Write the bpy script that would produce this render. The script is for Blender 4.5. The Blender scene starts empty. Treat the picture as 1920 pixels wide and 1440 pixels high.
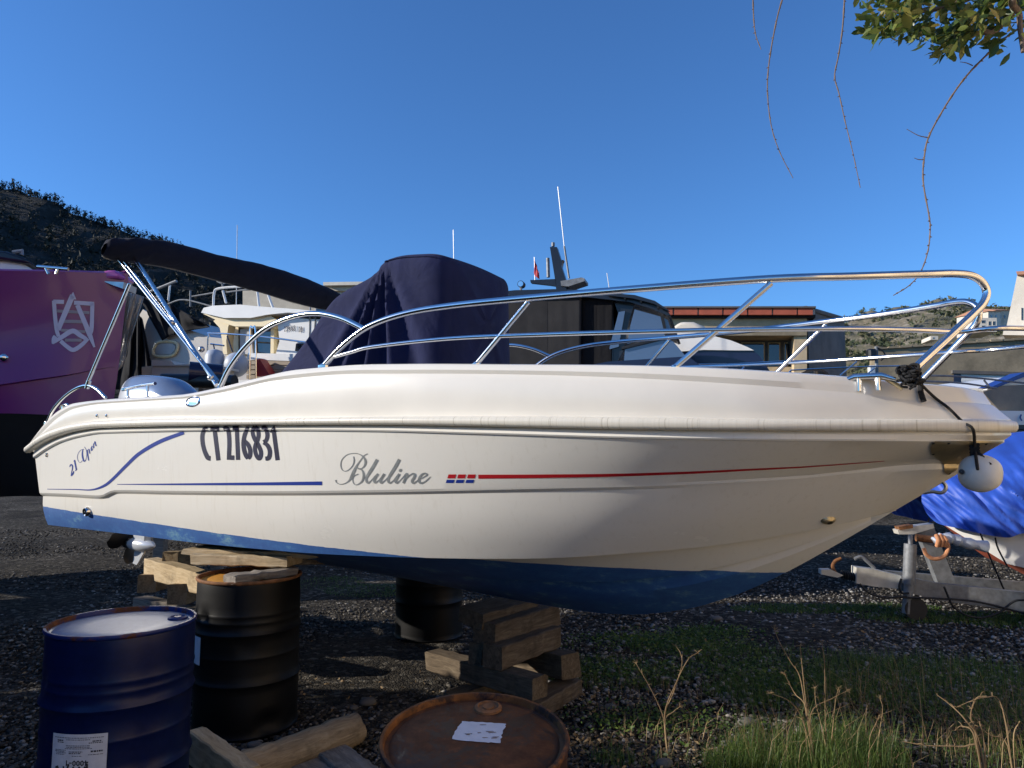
import bpy, math, random
import numpy as np
from mathutils import Vector
from mathutils.bvhtree import BVHTree
R = math.radians
random.seed(7)
rng = np.random.default_rng(11)
sc = bpy.context.scene
C = sc.collection

# ---------------------------------------------------------------- camera
FPX = 1350.0                                  # focal length in pixels of a 1920 px wide frame
CAM = Vector((0.0, 0.0, 1.55))
TILT = math.atan((850 - 720) / FPX)
cd = bpy.data.cameras.new('camera'); cam = bpy.data.objects.new('camera', cd); C.objects.link(cam)
cam.location = CAM; cam.rotation_euler = (math.pi / 2 + TILT, 0, 0)
cd.sensor_width = 36; cd.lens = FPX / 1920 * 36; cd.clip_start = 0.05; cd.clip_end = 6000
sc.camera = cam

# ---------------------------------------------------------------- sky, sun, exposure
SUN_AZ = R(-95.0)      # compass style: 0 = +Y, positive towards +X (the sun stands low to the left)
SUN_EL = R(19.0)
world = bpy.data.worlds.new('World'); sc.world = world; world.use_nodes = True
wn = world.node_tree.nodes; wl = world.node_tree.links
sky = wn.new('ShaderNodeTexSky'); sky.sky_type = 'NISHITA'; sky.sun_disc = False
sky.sun_elevation = SUN_EL; sky.sun_rotation = SUN_AZ
sky.altitude = 0; sky.air_density = 1.0; sky.dust_density = 0.0; sky.ozone_density = 9.0
wl.new(sky.outputs[0], wn['Background'].inputs[0]); wn['Background'].inputs[1].default_value = 0.0985
sd = bpy.data.lights.new('sun', 'SUN'); sun = bpy.data.objects.new('sun', sd); C.objects.link(sun)
sd.energy = 2.9; sd.angle = R(0.53); sd.color = (1.0, 0.925, 0.82)
to_sun = Vector((math.sin(SUN_AZ) * math.cos(SUN_EL), math.cos(SUN_AZ) * math.cos(SUN_EL), math.sin(SUN_EL)))
sun.rotation_euler = to_sun.to_track_quat('Z', 'Y').to_euler(); sun.location = (-20, 2, 20)
vs = sc.view_settings; vs.view_transform = 'Standard'; vs.look = 'None'; vs.exposure = 1.0; vs.gamma = 1.0
vs.use_curve_mapping = False

# ---------------------------------------------------------------- geometry helpers
def ray(px, py):
    xc = (px - 960) / FPX; yc = (720 - py) / FPX
    return Vector((xc, math.cos(TILT) - yc * math.sin(TILT), math.sin(TILT) + yc * math.cos(TILT)))
def P(px, py, Y):
    d = ray(px, py); return CAM + d * (Y / d.y)
def PG(px, py, z=0.0):
    d = ray(px, py); return CAM + d * ((z - CAM.z) / d.z)
def PX(px, py, X):
    d = ray(px, py); return CAM + d * (X / d.x)

def smooth_path(pts, k=8, closed=False):
    """Catmull-Rom through points of any dimension"""
    p = [np.array(q, float) for q in pts]; n = len(p); out = []
    if n < 3: return [tuple(q) for q in p]
    rng_ = range(n) if closed else range(n - 1)
    for i in rng_:
        p1, p2 = p[i], p[(i + 1) % n]
        p0 = p[i - 1] if (i > 0 or closed) else 2 * p1 - p2
        p3 = p[(i + 2) % n] if (i + 2 < n or closed) else 2 * p2 - p1
        for j in range(k):
            t = j / k
            out.append(tuple(.5 * (2 * p1 + (p2 - p0) * t + (2 * p0 - 5 * p1 + 4 * p2 - p3) * t * t + (3 * p1 - p0 - 3 * p2 + p3) * t ** 3)))
    if not closed: out.append(tuple(p[-1]))
    return out

def pchip(xs, ys):
    xs = np.array(xs, float); ys = np.array(ys, float)
    o = np.argsort(xs); xs = xs[o]; ys = ys[o]
    k = np.concatenate([[True], np.diff(xs) > 1e-6]); xs = xs[k]; ys = ys[k]
    h = np.diff(xs); d = np.diff(ys) / h; m = np.zeros(len(xs)); m[0] = d[0]; m[-1] = d[-1]
    for i in range(1, len(xs) - 1):
        if d[i - 1] * d[i] > 0:
            w1 = 2 * h[i] + h[i - 1]; w2 = h[i] + 2 * h[i - 1]
            m[i] = (w1 + w2) / (w1 / d[i - 1] + w2 / d[i])
    def f(x):
        x = min(max(x, xs[0]), xs[-1]); i = int(min(max(np.searchsorted(xs, x) - 1, 0), len(h) - 1))
        t = (x - xs[i]) / h[i]
        return float((2 * t ** 3 - 3 * t * t + 1) * ys[i] + (t ** 3 - 2 * t * t + t) * h[i] * m[i] + (3 * t * t - 2 * t ** 3) * ys[i + 1] + (t ** 3 - t * t) * h[i] * m[i + 1])
    return f

class MB:
    def __init__(s): s.v = []; s.f = []
    def quad(s, *p):
        i = len(s.v); s.v += [tuple(q) for q in p]; s.f.append(tuple(range(i, i + len(p)))); return s
    def grid(s, rows, close_u=False, close_v=False, flip=False):
        i = len(s.v); n = len(rows[0]); m = len(rows)
        for r in rows: s.v += [tuple(q) for q in r]
        for a in range(m if close_v else m - 1):
            for b in range(n if close_u else n - 1):
                q = (i + a * n + b, i + a * n + (b + 1) % n, i + ((a + 1) % m) * n + (b + 1) % n, i + ((a + 1) % m) * n + b)
                s.f.append(q[::-1] if flip else q)
        return s
    def tube(s, pts, r, n=10, cap=True, flat=1.0):
        pts = [Vector(p[:3]) for p in pts]; m = len(pts)
        rr = r if isinstance(r, (list, tuple)) else [r] * m
        prev = None; rows = []
        for i, p in enumerate(pts):
            t = (pts[min(i + 1, m - 1)] - pts[max(i - 1, 0)]).normalized()
            if prev is None:
                a = t.cross(Vector((0, 0, 1))); a = a if a.length > 1e-3 else t.cross(Vector((1, 0, 0)))
            else: a = prev - t * prev.dot(t)
            a.normalize(); b = t.cross(a); prev = a
            rows.append([p + (a * math.cos(2 * math.pi * k / n) + b * flat * math.sin(2 * math.pi * k / n)) * rr[i] for k in range(n)])
        i0 = len(s.v); s.grid(rows, close_u=True)
        if cap:
            s.f.append(tuple(i0 + k for k in range(n))[::-1]); s.f.append(tuple(i0 + (m - 1) * n + k for k in range(n)))
        return s
    def box(s, c, size, ax=None, bev=0.0):
        """box, ax = (x,y,z) unit axes; bev chamfers the twelve edges"""
        c = Vector(c); X, Y, Z = ax if ax else (Vector((1, 0, 0)), Vector((0, 1, 0)), Vector((0, 0, 1)))
        h = [q / 2 for q in size]
        if bev <= 0:
            i = len(s.v)
            for z in (-1, 1):
                for x, y in ((-1, -1), (1, -1), (1, 1), (-1, 1)):
                    s.v.append(tuple(c + X * x * h[0] + Y * y * h[1] + Z * z * h[2]))
            for q in ((3, 2, 1, 0), (4, 5, 6, 7), (0, 1, 5, 4), (1, 2, 6, 5), (2, 3, 7, 6), (3, 0, 4, 7)):
                s.f.append(tuple(i + k for k in q))
            return s
        i = len(s.v); A = (X, Y, Z); idx = {}
        for sx in (-1, 1):
            for sy in (-1, 1):
                for sz in (-1, 1):
                    sg = (sx, sy, sz)
                    for a in range(3):
                        q = c.copy()
                        for b in range(3): q += A[b] * sg[b] * (h[b] if b == a else h[b] - bev)
                        idx[(sg, a)] = len(s.v); s.v.append(tuple(q))
        for a in range(3):
            b, d = (a + 1) % 3, (a + 2) % 3
            for sa in (-1, 1):
                def g(sb, sd_):
                    sg = [0, 0, 0]; sg[a] = sa; sg[b] = sb; sg[d] = sd_; return idx[(tuple(sg), a)]
                q = [g(-1, -1), g(1, -1), g(1, 1), g(-1, 1)]; s.f.append(tuple(q if sa > 0 else q[::-1]))
            for sb in (-1, 1):
                for sd_ in (-1, 1):      # edge along a
                    def e(sa, w):
                        sg = [0, 0, 0]; sg[a] = sa; sg[b] = sb; sg[d] = sd_; return idx[(tuple(sg), w)]
                    q = [e(-1, b), e(1, b), e(1, d), e(-1, d)]; s.f.append(tuple(q if sb * sd_ < 0 else q[::-1]))
        for sx in (-1, 1):
            for sy in (-1, 1):
                for sz in (-1, 1):
                    q = [idx[((sx, sy, sz), a)] for a in range(3)]; s.f.append(tuple(q if sx * sy * sz > 0 else q[::-1]))
        return s
    def lathe(s, prof, c=(0, 0, 0), n=40, ax=None):
        c = Vector(c); X, Y, Z = ax if ax else (Vector((1, 0, 0)), Vector((0, 1, 0)), Vector((0, 0, 1)))
        rows = [[c + (X * math.cos(2 * math.pi * k / n) + Y * math.sin(2 * math.pi * k / n)) * r + Z * z for k in range(n)] for r, z in prof]
        return s.grid(rows, close_u=True)
    def prism(s, poly, off):
        """poly: list of 3D points, extruded by vector off"""
        off = Vector(off); n = len(poly); i = len(s.v)
        s.v += [tuple(p) for p in poly] + [tuple(Vector(p) + off) for p in poly]
        s.f.append(tuple(range(i, i + n))[::-1]); s.f.append(tuple(range(i + n, i + 2 * n)))
        for k in range(n): s.f.append((i + k, i + (k + 1) % n, i + n + (k + 1) % n, i + n + k))
        return s
    def ball(s, c, r, nu=14, nv=9, ax=None):
        c = Vector(c); rx, ry, rz = (r, r, r) if not isinstance(r, (tuple, list)) else r
        X, Y, Z = ax if ax else (Vector((1, 0, 0)), Vector((0, 1, 0)), Vector((0, 0, 1)))
        rows = []
        for j in range(nv + 1):
            th = math.pi * j / nv - math.pi / 2
            k_ = max(math.cos(th), 1e-3)
            rows.append([c + X * rx * k_ * math.cos(2 * math.pi * k / nu) + Y * ry * k_ * math.sin(2 * math.pi * k / nu) + Z * rz * math.sin(th) for k in range(nu)])
        return s.grid(rows, close_u=True)
    def build(s, name, mat, parent=None, smooth=30, loc=None, bevel=0.0, label=None, cat=None, group=None, kind=None):
        return link(name, s.v, s.f, mat, parent, smooth, loc, label, cat, group, kind, bevel)

def root_loc(o):
    l = Vector((0, 0, 0))
    while o is not None: l = l + o.location; o = o.parent
    return l

def link(name, v, f, mat, parent=None, smooth=30, loc=None, label=None, cat=None, group=None, kind=None, bevel=0.0):
    v = np.asarray(v, dtype=float).reshape(-1, 3)
    if parent is not None: base = root_loc(parent); lo = Vector((0, 0, 0))
    else:
        if loc is None:
            mn = v.min(0); mx = v.max(0); loc = ((mn[0] + mx[0]) / 2, (mn[1] + mx[1]) / 2, mn[2])
        base = Vector(loc); lo = base
    me = bpy.data.meshes.new(name)
    me.from_pydata((v - np.array(base)).tolist(), [], [tuple(int(k) for k in q) for q in f]); me.update()
    for m in (mat if isinstance(mat, (list, tuple)) else [mat]): me.materials.append(m)
    if smooth:
        me.polygons.foreach_set('use_smooth', [True] * len(me.polygons))
        me.set_sharp_from_angle(angle=R(smooth))
    o = bpy.data.objects.new(name, me); C.objects.link(o); o.location = lo
    if parent is not None: o.parent = parent
    if bevel:
        b = o.modifiers.new('bevel', 'BEVEL'); b.width = bevel; b.segments = 2; b.limit_method = 'ANGLE'; b.angle_limit = R(35)
    tag(o, label, cat, group, kind); return o

def tag(o, label=None, cat=None, group=None, kind=None):
    for k, x in (('label', label), ('category', cat), ('group', group), ('kind', kind)):
        if x: o[k] = x
    return o
def thing(name, label, cat, loc, group=None):
    o = bpy.data.objects.new(name, None); C.objects.link(o); o.location = loc; o.empty_display_size = .2
    return tag(o, label, cat, group)
def big_mesh(name, v, f, mat, smooth=False, parent=None, **kw):
    """numpy verts (n,3), faces (m,k) of equal length k"""
    v = np.asarray(v, np.float32); f = np.asarray(f, np.int32); k = f.shape[1]
    me = bpy.data.meshes.new(name); me.vertices.add(len(v)); me.vertices.foreach_set('co', v.ravel())
    me.loops.add(f.size); me.loops.foreach_set('vertex_index', f.ravel())
    me.polygons.add(len(f)); me.polygons.foreach_set('loop_start', np.arange(0, f.size, k, dtype=np.int32))
    if smooth: me.polygons.foreach_set('use_smooth', np.ones(len(f), bool))
    me.materials.append(mat); me.update(); me.validate()
    o = bpy.data.objects.new(name, me); C.objects.link(o)
    if parent is not None: o.parent = parent; o.location = -root_loc(parent)
    tag(o, **kw); return o

# ---------------------------------------------------------------- material helpers
def mat_new(name):
    m = bpy.data.materials.new(name); m.use_nodes = True
    nt = m.node_tree; return m, nt, nt.nodes['Principled BSDF']
def node(nt, typ, **kw):
    n = nt.nodes.new(typ)
    for k, x in kw.items():
        if k in n.inputs.keys() if hasattr(n.inputs, 'keys') else False: n.inputs[k].default_value = x
        else: setattr(n, k, x)
    return n
def ramp(nt, fac, stops, interp='LINEAR'):
    r = nt.nodes.new('ShaderNodeValToRGB'); e = r.color_ramp.elements; r.color_ramp.interpolation = interp
    while len(e) < len(stops): e.new(.5)
    for i, (p, c) in enumerate(stops): e[i].position = p; e[i].color = tuple(c) + (1,) if len(c) == 3 else c
    nt.links.new(fac, r.inputs[0]); return r.outputs[0]
def noise(nt, scale, detail=4, rough=.55, vec=None, dist=0):
    n = nt.nodes.new('ShaderNodeTexNoise'); n.inputs['Scale'].default_value = scale; n.inputs['Detail'].default_value = detail
    n.inputs['Roughness'].default_value = rough; n.inputs['Distortion'].default_value = dist
    if vec is not None: nt.links.new(vec, n.inputs['Vector'])
    return n.outputs[0]
def coords(nt, scale=(1, 1, 1), rot=(0, 0, 0), kind='Object'):
    t = nt.nodes.new('ShaderNodeTexCoord'); mp = nt.nodes.new('ShaderNodeMapping')
    mp.inputs['Scale'].default_value = scale; mp.inputs['Rotation'].default_value = rot
    nt.links.new(t.outputs[kind], mp.inputs[0]); return mp.outputs[0]
def bump(nt, bsdf, h, strength=.3, dist=.01):
    b = nt.nodes.new('ShaderNodeBump'); b.inputs['Strength'].default_value = strength; b.inputs['Distance'].default_value = dist
    nt.links.new(h, b.inputs['Height']); nt.links.new(b.outputs[0], bsdf.inputs['Normal']); return b
def mixc(nt, fac, a, b):
    m = nt.nodes.new('ShaderNodeMix'); m.data_type = 'RGBA'
    for s_, x in ((0, fac), (6, a), (7, b)):
        if hasattr(x, 'is_output') or isinstance(x, bpy.types.NodeSocket): nt.links.new(x, m.inputs[s_])
        else: m.inputs[s_].default_value = (tuple(x) + (1,)) if s_ else x
    return m.outputs[2]
def mat_simple(name, col, rough=.5, metal=0.0, var=.15, scale=6, bmp=0, bscale=60, spec=.5, coat=0, stretch=(1, 1, 1)):
    m, nt, b = mat_new(name)
    vec = coords(nt, stretch)
    lo = tuple(c * (1 - var) for c in col); hi = tuple(min(c * (1 + var), 1) for c in col)
    nt.links.new(ramp(nt, noise(nt, scale, 5, .6, vec), [(.3, lo), (.7, hi)]), b.inputs['Base Color'])
    b.inputs['Roughness'].default_value = rough; b.inputs['Metallic'].default_value = metal
    b.inputs['Specular IOR Level'].default_value = spec; b.inputs['Coat Weight'].default_value = coat
    if bmp: bump(nt, b, noise(nt, bscale, 4, .6, vec), bmp, .004)
    return m
# ---------------------------------------------------------------- materials
YAW = R(31); AX = Vector((math.cos(YAW), -math.sin(YAW), 0)); NX = Vector((-math.sin(YAW), -math.cos(YAW), 0)); UP = Vector((0, 0, 1))

M = {}
M['chrome'] = mat_simple('polished stainless steel', (.80, .79, .77), .13, 1.0, .06, 6)
M['steel'] = mat_simple('dull steel', (.5, .5, .5), .32, 1.0, .15, 12)
M['gel_deck'] = mat_simple('deck gelcoat', (.75, .715, .635), .26, 0, .05, 2.5, .02, 30)
M['white'] = mat_simple('white gelcoat', (.76, .75, .71), .3, 0, .05, 3)
M['cream'] = mat_simple('cream gelcoat', (.80, .66, .40), .35, 0, .06, 3)
M['grey_gel'] = mat_simple('pale grey gelcoat', (.46, .43, .40), .4, 0, .1, 3)
M['black'] = mat_simple('black plastic', (.012, .012, .013), .45, 0, .2, 10)
M['rubber'] = mat_simple('black rubber', (.018, .018, .018), .7, 0, .2, 20)
M['rope'] = mat_simple('black rope', (.008, .008, .009), .85, 0, .3, 60, .6, 260)
M['navy_paint'] = mat_simple('navy paint', (.012, .016, .05), .2, 0, .1, 3)
M['teak'] = mat_simple('weathered teak', (.30, .24, .17), .7, 0, .2, 9, .2, 40, stretch=(1, 1, 6))
M['red'] = mat_simple('red plastic', (.35, .02, .02), .5, 0, .1, 4)
M['fender'] = mat_simple('white fender vinyl', (.70, .67, .59), .4, 0, .12, 8, .05, 30)
M['fender_grey'] = mat_simple('grey fender vinyl', (.42, .46, .52), .5, 0, .08, 7)
M['decal_blue'] = mat_simple('blue vinyl', (.012, .035, .24), .35, 0, .05, 4)
M['decal_navy'] = mat_simple('navy vinyl', (.012, .013, .04), .4, 0, .25, 14)
M['decal_red'] = mat_simple('red vinyl', (.42, .012, .018), .35, 0, .06, 4)
M['decal_grey'] = mat_simple('grey vinyl', (.27, .285, .275), .35, .2, .2, 30)
M['seam'] = mat_simple('dark seam', (.22, .21, .19), .6, 0, .1, 9)
M['plate'] = mat_simple('dull stainless plate', (.42, .34, .20), .3, .65, .3, 7, .1, 14)
M['orange_rope'] = mat_simple('faded orange strap', (.55, .25, .12), .8, 0, .25, 20, .4, 120)
M['galv'] = mat_simple('galvanised steel', (.20, .21, .22), .6, .3, .3, 14, .1, 40)
M['galv_white'] = mat_simple('white drawbar paint', (.50, .48, .42), .5, 0, .22, 9)
M['rust'] = mat_simple('rusty steel', (.20, .085, .03), .85, 0, .5, 22, .4, 80)
M['terracotta'] = mat_simple('red fascia tile', (.45, .10, .05), .7, 0, .15, 3)
M['roof_tile'] = mat_simple('clay roof', (.40, .20, .12), .8, 0, .2, 8)
M['paper'] = mat_simple('white paper label', (.62, .63, .66), .55, 0, .08, 30)
M['ink'] = mat_simple('black ink', (.03, .03, .035), .6, 0, .1, 5)
M['cloth_flag'] = mat_simple('red flag cloth', (.45, .05, .06), .8, 0, .2, 9)
M['bluepaint'] = mat_simple('motor cowl blue', (.22, .28, .38), .16, .35, .06, 5)
M['silver'] = mat_simple('motor cowl silver', (.62, .64, .66), .22, .25, .05, 5)
M['tree_bark'] = mat_simple('thin bark', (.16, .115, .085), .8, 0, .3, 40)
M['copper_red'] = mat_simple('red antifouling', (.42, .10, .055), .7, 0, .15, 5)

def antifoul_hull():
    m, nt, b = mat_new('hull gelcoat with blue antifouling')
    g = nt.nodes.new('ShaderNodeNewGeometry'); sep = nt.nodes.new('ShaderNodeSeparateXYZ'); nt.links.new(g.outputs['Position'], sep.inputs[0])
    dot = nt.nodes.new('ShaderNodeVectorMath'); dot.operation = 'DOT_PRODUCT'; nt.links.new(g.outputs['Position'], dot.inputs[0])
    # waterline plane through three hull points, filled in by the hull builder
    m['plane'] = 1
    dot.name = 'waterplane'
    ragged = noise(nt, 30, 4, .7)
    streak = noise(nt, 3, 5, .65, coords(nt, (14, 14, .7)))
    a = nt.nodes.new('ShaderNodeMath'); a.operation = 'MULTIPLY_ADD'; nt.links.new(ragged, a.inputs[0]); a.inputs[1].default_value = .012; nt.links.new(dot.outputs['Value'], a.inputs[2])
    a.name = 'line'
    thr = nt.nodes.new('ShaderNodeMath'); thr.operation = 'GREATER_THAN'; nt.links.new(a.outputs[0], thr.inputs[0]); thr.name = 'thr'
    gel = ramp(nt, noise(nt, 2.2, 5, .6), [(.3, (.735, .705, .625)), (.7, (.785, .757, .68))])
    patch = ramp(nt, noise(nt, 4.5, 6, .75, coords(nt, (1, 1, 2.2))), [(.42, (.022, .095, .30)), (.56, (.03, .125, .35)), (.66, (.12, .27, .40)), (.74, (.32, .42, .34))])
    blue = mixc(nt, ramp(nt, streak, [(.45, (0, 0, 0)), (.75, (.5, .5, .5))]), patch, (.018, .07, .26))
    drip = ramp(nt, noise(nt, 2.2, 6, .7, coords(nt, (16, 16, .8))), [(.55, (0, 0, 0)), (.76, (.36, .36, .36))])
    gel = mixc(nt, drip, gel, (.56, .51, .40))
    chalk = ramp(nt, noise(nt, 1.1, 7, .7, coords(nt, (1, 1, 1.6))), [(.5, (0, 0, 0)), (.72, (.18, .18, .18))])
    gel = mixc(nt, chalk, gel, (.66, .645, .60))
    scuff = ramp(nt, noise(nt, 5, 8, .8, coords(nt, (1, 1, 7), (0, .12, 0))), [(.68, (0, 0, 0)), (.76, (.35, .35, .35))])
    gel = mixc(nt, scuff, gel, (.48, .46, .42))
    nt.links.new(mixc(nt, thr.outputs[0], blue, gel), b.inputs['Base Color'])
    rr = nt.nodes.new('ShaderNodeMapRange'); nt.links.new(thr.outputs[0], rr.inputs[0]); rr.inputs[3].default_value = .62; rr.inputs[4].default_value = .2
    ra = nt.nodes.new('ShaderNodeMath'); ra.operation = 'MULTIPLY_ADD'; nt.links.new(chalk, ra.inputs[0]); ra.inputs[1].default_value = .5; nt.links.new(rr.outputs[0], ra.inputs[2]); nt.links.new(ra.outputs[0], b.inputs['Roughness'])
    bump(nt, b, noise(nt, 2.0, 2, .5, coords(nt)), .05, .02)
    return m
M['hull'] = antifoul_hull()
M['brown_flare'] = mat_simple('gelcoat with brown grey shade', (.20, .165, .12), .5, 0, .2, 4)  # shade under the bow flare is put into this brown

def rubrail():
    m, nt, b = mat_new('rub rail pvc with scuffs')
    g = nt.nodes.new('ShaderNodeNewGeometry')
    d = nt.nodes.new('ShaderNodeVectorMath'); d.operation = 'DOT_PRODUCT'; nt.links.new(g.outputs['Position'], d.inputs[0]); d.inputs[1].default_value = AX
    cx = nt.nodes.new('ShaderNodeCombineXYZ'); nt.links.new(d.outputs['Value'], cx.inputs[0])
    lines = noise(nt, 55, 3, .8, cx.outputs[0])
    col = ramp(nt, lines, [(.36, (.40, .36, .27)), (.44, (.66, .62, .52)), (.7, (.74, .70, .60))])
    nt.links.new(col, b.inputs['Base Color']); b.inputs['Roughness'].default_value = .4
    return m
M['rub'] = rubrail()

def canvas(name, col, wr=.25, sc_=5):
    m, nt, b = mat_new(name)
    v = coords(nt)
    nt.links.new(ramp(nt, noise(nt, 4, 5, .6, v), [(.3, tuple(c * .85 for c in col)), (.7, tuple(c * 1.2 for c in col))]), b.inputs['Base Color'])
    b.inputs['Roughness'].default_value = .88; b.inputs['Specular IOR Level'].default_value = .25
    b.inputs['Sheen Weight'].default_value = .03
    b1 = bump(nt, b, noise(nt, sc_, 3, .5, v, .6), wr, .04)
    b2 = nt.nodes.new('ShaderNodeBump'); b2.inputs['Strength'].default_value = .12; b2.inputs['Distance'].default_value = .002
    nt.links.new(noise(nt, 700, 1, .5, v), b2.inputs['Height']); nt.links.new(b2.outputs[0], b1.inputs['Normal'])
    return m
M['canvas'] = canvas('navy canvas', (.0085, .012, .050), .5, 4)
M['canvas_dark'] = canvas('dark navy canvas', (.0042, .0058, .017), .3, 9)
M['canvas_black'] = canvas('black canvas', (.007, .007, .009))
M['canvas_char'] = canvas('charcoal canvas', (.028, .027, .028), .1)
M['tarp'] = canvas('blue tarpaulin', (.022, .085, .46), .35, 3)
M['tarp'].node_tree.nodes['Principled BSDF'].inputs['Roughness'].default_value = .55
M['tarp'].node_tree.nodes['Principled BSDF'].inputs['Specular IOR Level'].default_value = .5

def wood(name, c1, c2, c3):
    m, nt, b = mat_new(name)
    v = coords(nt, (1.2, 9, 9))
    n1 = noise(nt, 4, 8, .7, v, .8)
    base = ramp(nt, n1, [(.28, c1), (.5, c2), (.72, c3)])
    spots = ramp(nt, noise(nt, 2.2, 6, .7, coords(nt)), [(.55, (0, 0, 0)), (.75, (1, 1, 1))])
    nt.links.new(mixc(nt, spots, base, tuple(x * .35 for x in c1)), b.inputs['Base Color'])
    b.inputs['Roughness'].default_value = .85; b.inputs['Specular IOR Level'].default_value = .25
    bump(nt, b, n1, .5, .006); return m
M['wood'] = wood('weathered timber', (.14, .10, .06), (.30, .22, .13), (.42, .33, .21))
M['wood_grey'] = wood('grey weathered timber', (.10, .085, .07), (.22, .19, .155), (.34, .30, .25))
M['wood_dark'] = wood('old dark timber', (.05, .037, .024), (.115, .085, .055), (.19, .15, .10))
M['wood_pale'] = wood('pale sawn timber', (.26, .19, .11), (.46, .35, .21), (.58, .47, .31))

def drum(name, paint, rustc, amount, rough):
    m, nt, b = mat_new(name)
    v = coords(nt)
    n1 = noise(nt, 5, 9, .72, v, .3); n2 = noise(nt, 40, 4, .7, v)
    col = ramp(nt, n2, [(.3, tuple(c * .8 for c in paint)), (.7, tuple(c * 1.15 for c in paint))])
    rst = ramp(nt, noise(nt, 18, 6, .7, v), [(.25, tuple(c * .4 for c in rustc)), (.55, rustc), (.8, tuple(min(c * 1.9, 1) for c in rustc))])
    f = ramp(nt, n1, [(amount, (0, 0, 0)), (amount + .07, (1, 1, 1))])
    nt.links.new(mixc(nt, f, col, rst), b.inputs['Base Color'])
    rr = nt.nodes.new('ShaderNodeMapRange'); nt.links.new(f, rr.inputs[0]); rr.inputs[3].default_value = rough; rr.inputs[4].default_value = .8
    nt.links.new(rr.outputs[0], b.inputs['Roughness']); b.inputs['Specular IOR Level'].default_value = .28; bump(nt, b, n1, .08, .01); return m
M['drum_blue'] = drum('blue drum paint', (.0035, .009, .055), (.10, .04, .015), .68, .33)
M['drum_black'] = drum('black drum paint', (.003, .003, .0035), (.05, .025, .013), .70, .5)
M['drum_rust'] = drum('rusted drum', (.038, .016, .011), (.19, .075, .022), .46, .6)
M['drum_lid'] = drum('blue lid with grey sky reflection', (.20, .23, .30), (.03, .028, .025), .68, .35)  # grey reflection of the sky is put into the lid colour
M['drum_rim_blue'] = drum('worn blue rim', (.008, .02, .12), (.12, .04, .012), .52, .35)
M['drum_lid_rust'] = drum('rusty ochre lid', (.46, .21, .03), (.16, .19, .15), .62, .6)

def concrete(name, c, dark, sc_=1.0):
    m, nt, b = mat_new(name)
    v = coords(nt)
    n1 = noise(nt, 1.1 * sc_, 8, .68, v); n2 = noise(nt, 14 * sc_, 6, .7, v)
    base = ramp(nt, n1, [(.3, dark), (.55, c), (.75, tuple(min(x * 1.25, 1) for x in c))])
    nt.links.new(mixc(nt, ramp(nt, n2, [(.6, (0, 0, 0)), (.75, (.6, .6, .6))]), base, tuple(min(x * 1.7, .8) for x in c)), b.inputs['Base Color'])
    b.inputs['Roughness'].default_value = .9; bump(nt, b, n2, .35, .02); return m
M['concrete'] = concrete('stained concrete', (.30, .24, .155), (.14, .115, .075))
M['plaster'] = concrete('ochre plaster', (.60, .46, .28), (.42, .31, .18), .8)
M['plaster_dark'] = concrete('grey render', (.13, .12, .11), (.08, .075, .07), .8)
M['plaster_white'] = concrete('cream render', (.66, .60, .50), (.5, .45, .38), .5)
M['plaster_beige'] = concrete('beige render', (.56, .49, .38), (.42, .36, .28), .6)

def glass_dark(name, tint, rough=.03):
    m, nt, b = mat_new(name)
    b.inputs['Base Color'].default_value = tint + (1,); b.inputs['Roughness'].default_value = rough
    b.inputs['Specular IOR Level'].default_value = .9; b.inputs['Coat Weight'].default_value = .6; b.inputs['Coat Roughness'].default_value = .02
    bump(nt, b, noise(nt, 1.5, 2, .5, coords(nt)), .03, .05)
    return m
M['glass'] = glass_dark('dark tinted glass', (.012, .014, .018))
M['glass_blue'] = glass_dark('windscreen tinted as sky reflection', (.08, .12, .20))  # blue of the reflected sky is put into the base tint
def clear_sheet():
    m, nt, b = mat_new('clear plastic sheet')
    b.inputs['Base Color'].default_value = (.55, .48, .42, 1); b.inputs['Roughness'].default_value = .12
    b.inputs['Alpha'].default_value = .55
    bump(nt, b, noise(nt, 5, 3, .6, coords(nt, (3, 3, .6)), 1.0), .7, .06); return m
M['clear'] = clear_sheet()

def purple():
    m, nt, b = mat_new('purple yacht paint')
    b.inputs['Base Color'].default_value = (.15, .010, .135, 1); b.inputs['Roughness'].default_value = .28
    b.inputs['Coat Weight'].default_value = .25; b.inputs['Coat Roughness'].default_value = .05
    bump(nt, b, noise(nt, .9, 3, .5, coords(nt)), .06, .06); return m
M['purple'] = purple()
M['pink'] = mat_simple('pink magenta paint', (.45, .10, .32), .25, 0, .05, 4)
M['logo'] = mat_simple('pale lilac logo vinyl', (.55, .50, .62), .4, 0, .04, 5)
M['logo2'] = mat_simple('dull lilac logo vinyl', (.30, .25, .28), .5, 0, .1, 8)
M['dark_yacht'] = mat_simple('anthracite yacht paint', (.018, .02, .026), .22, 0, .15, 2)
M['under'] = mat_simple('black antifouling', (.008, .008, .009), .8, 0, .2, 4)

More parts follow.
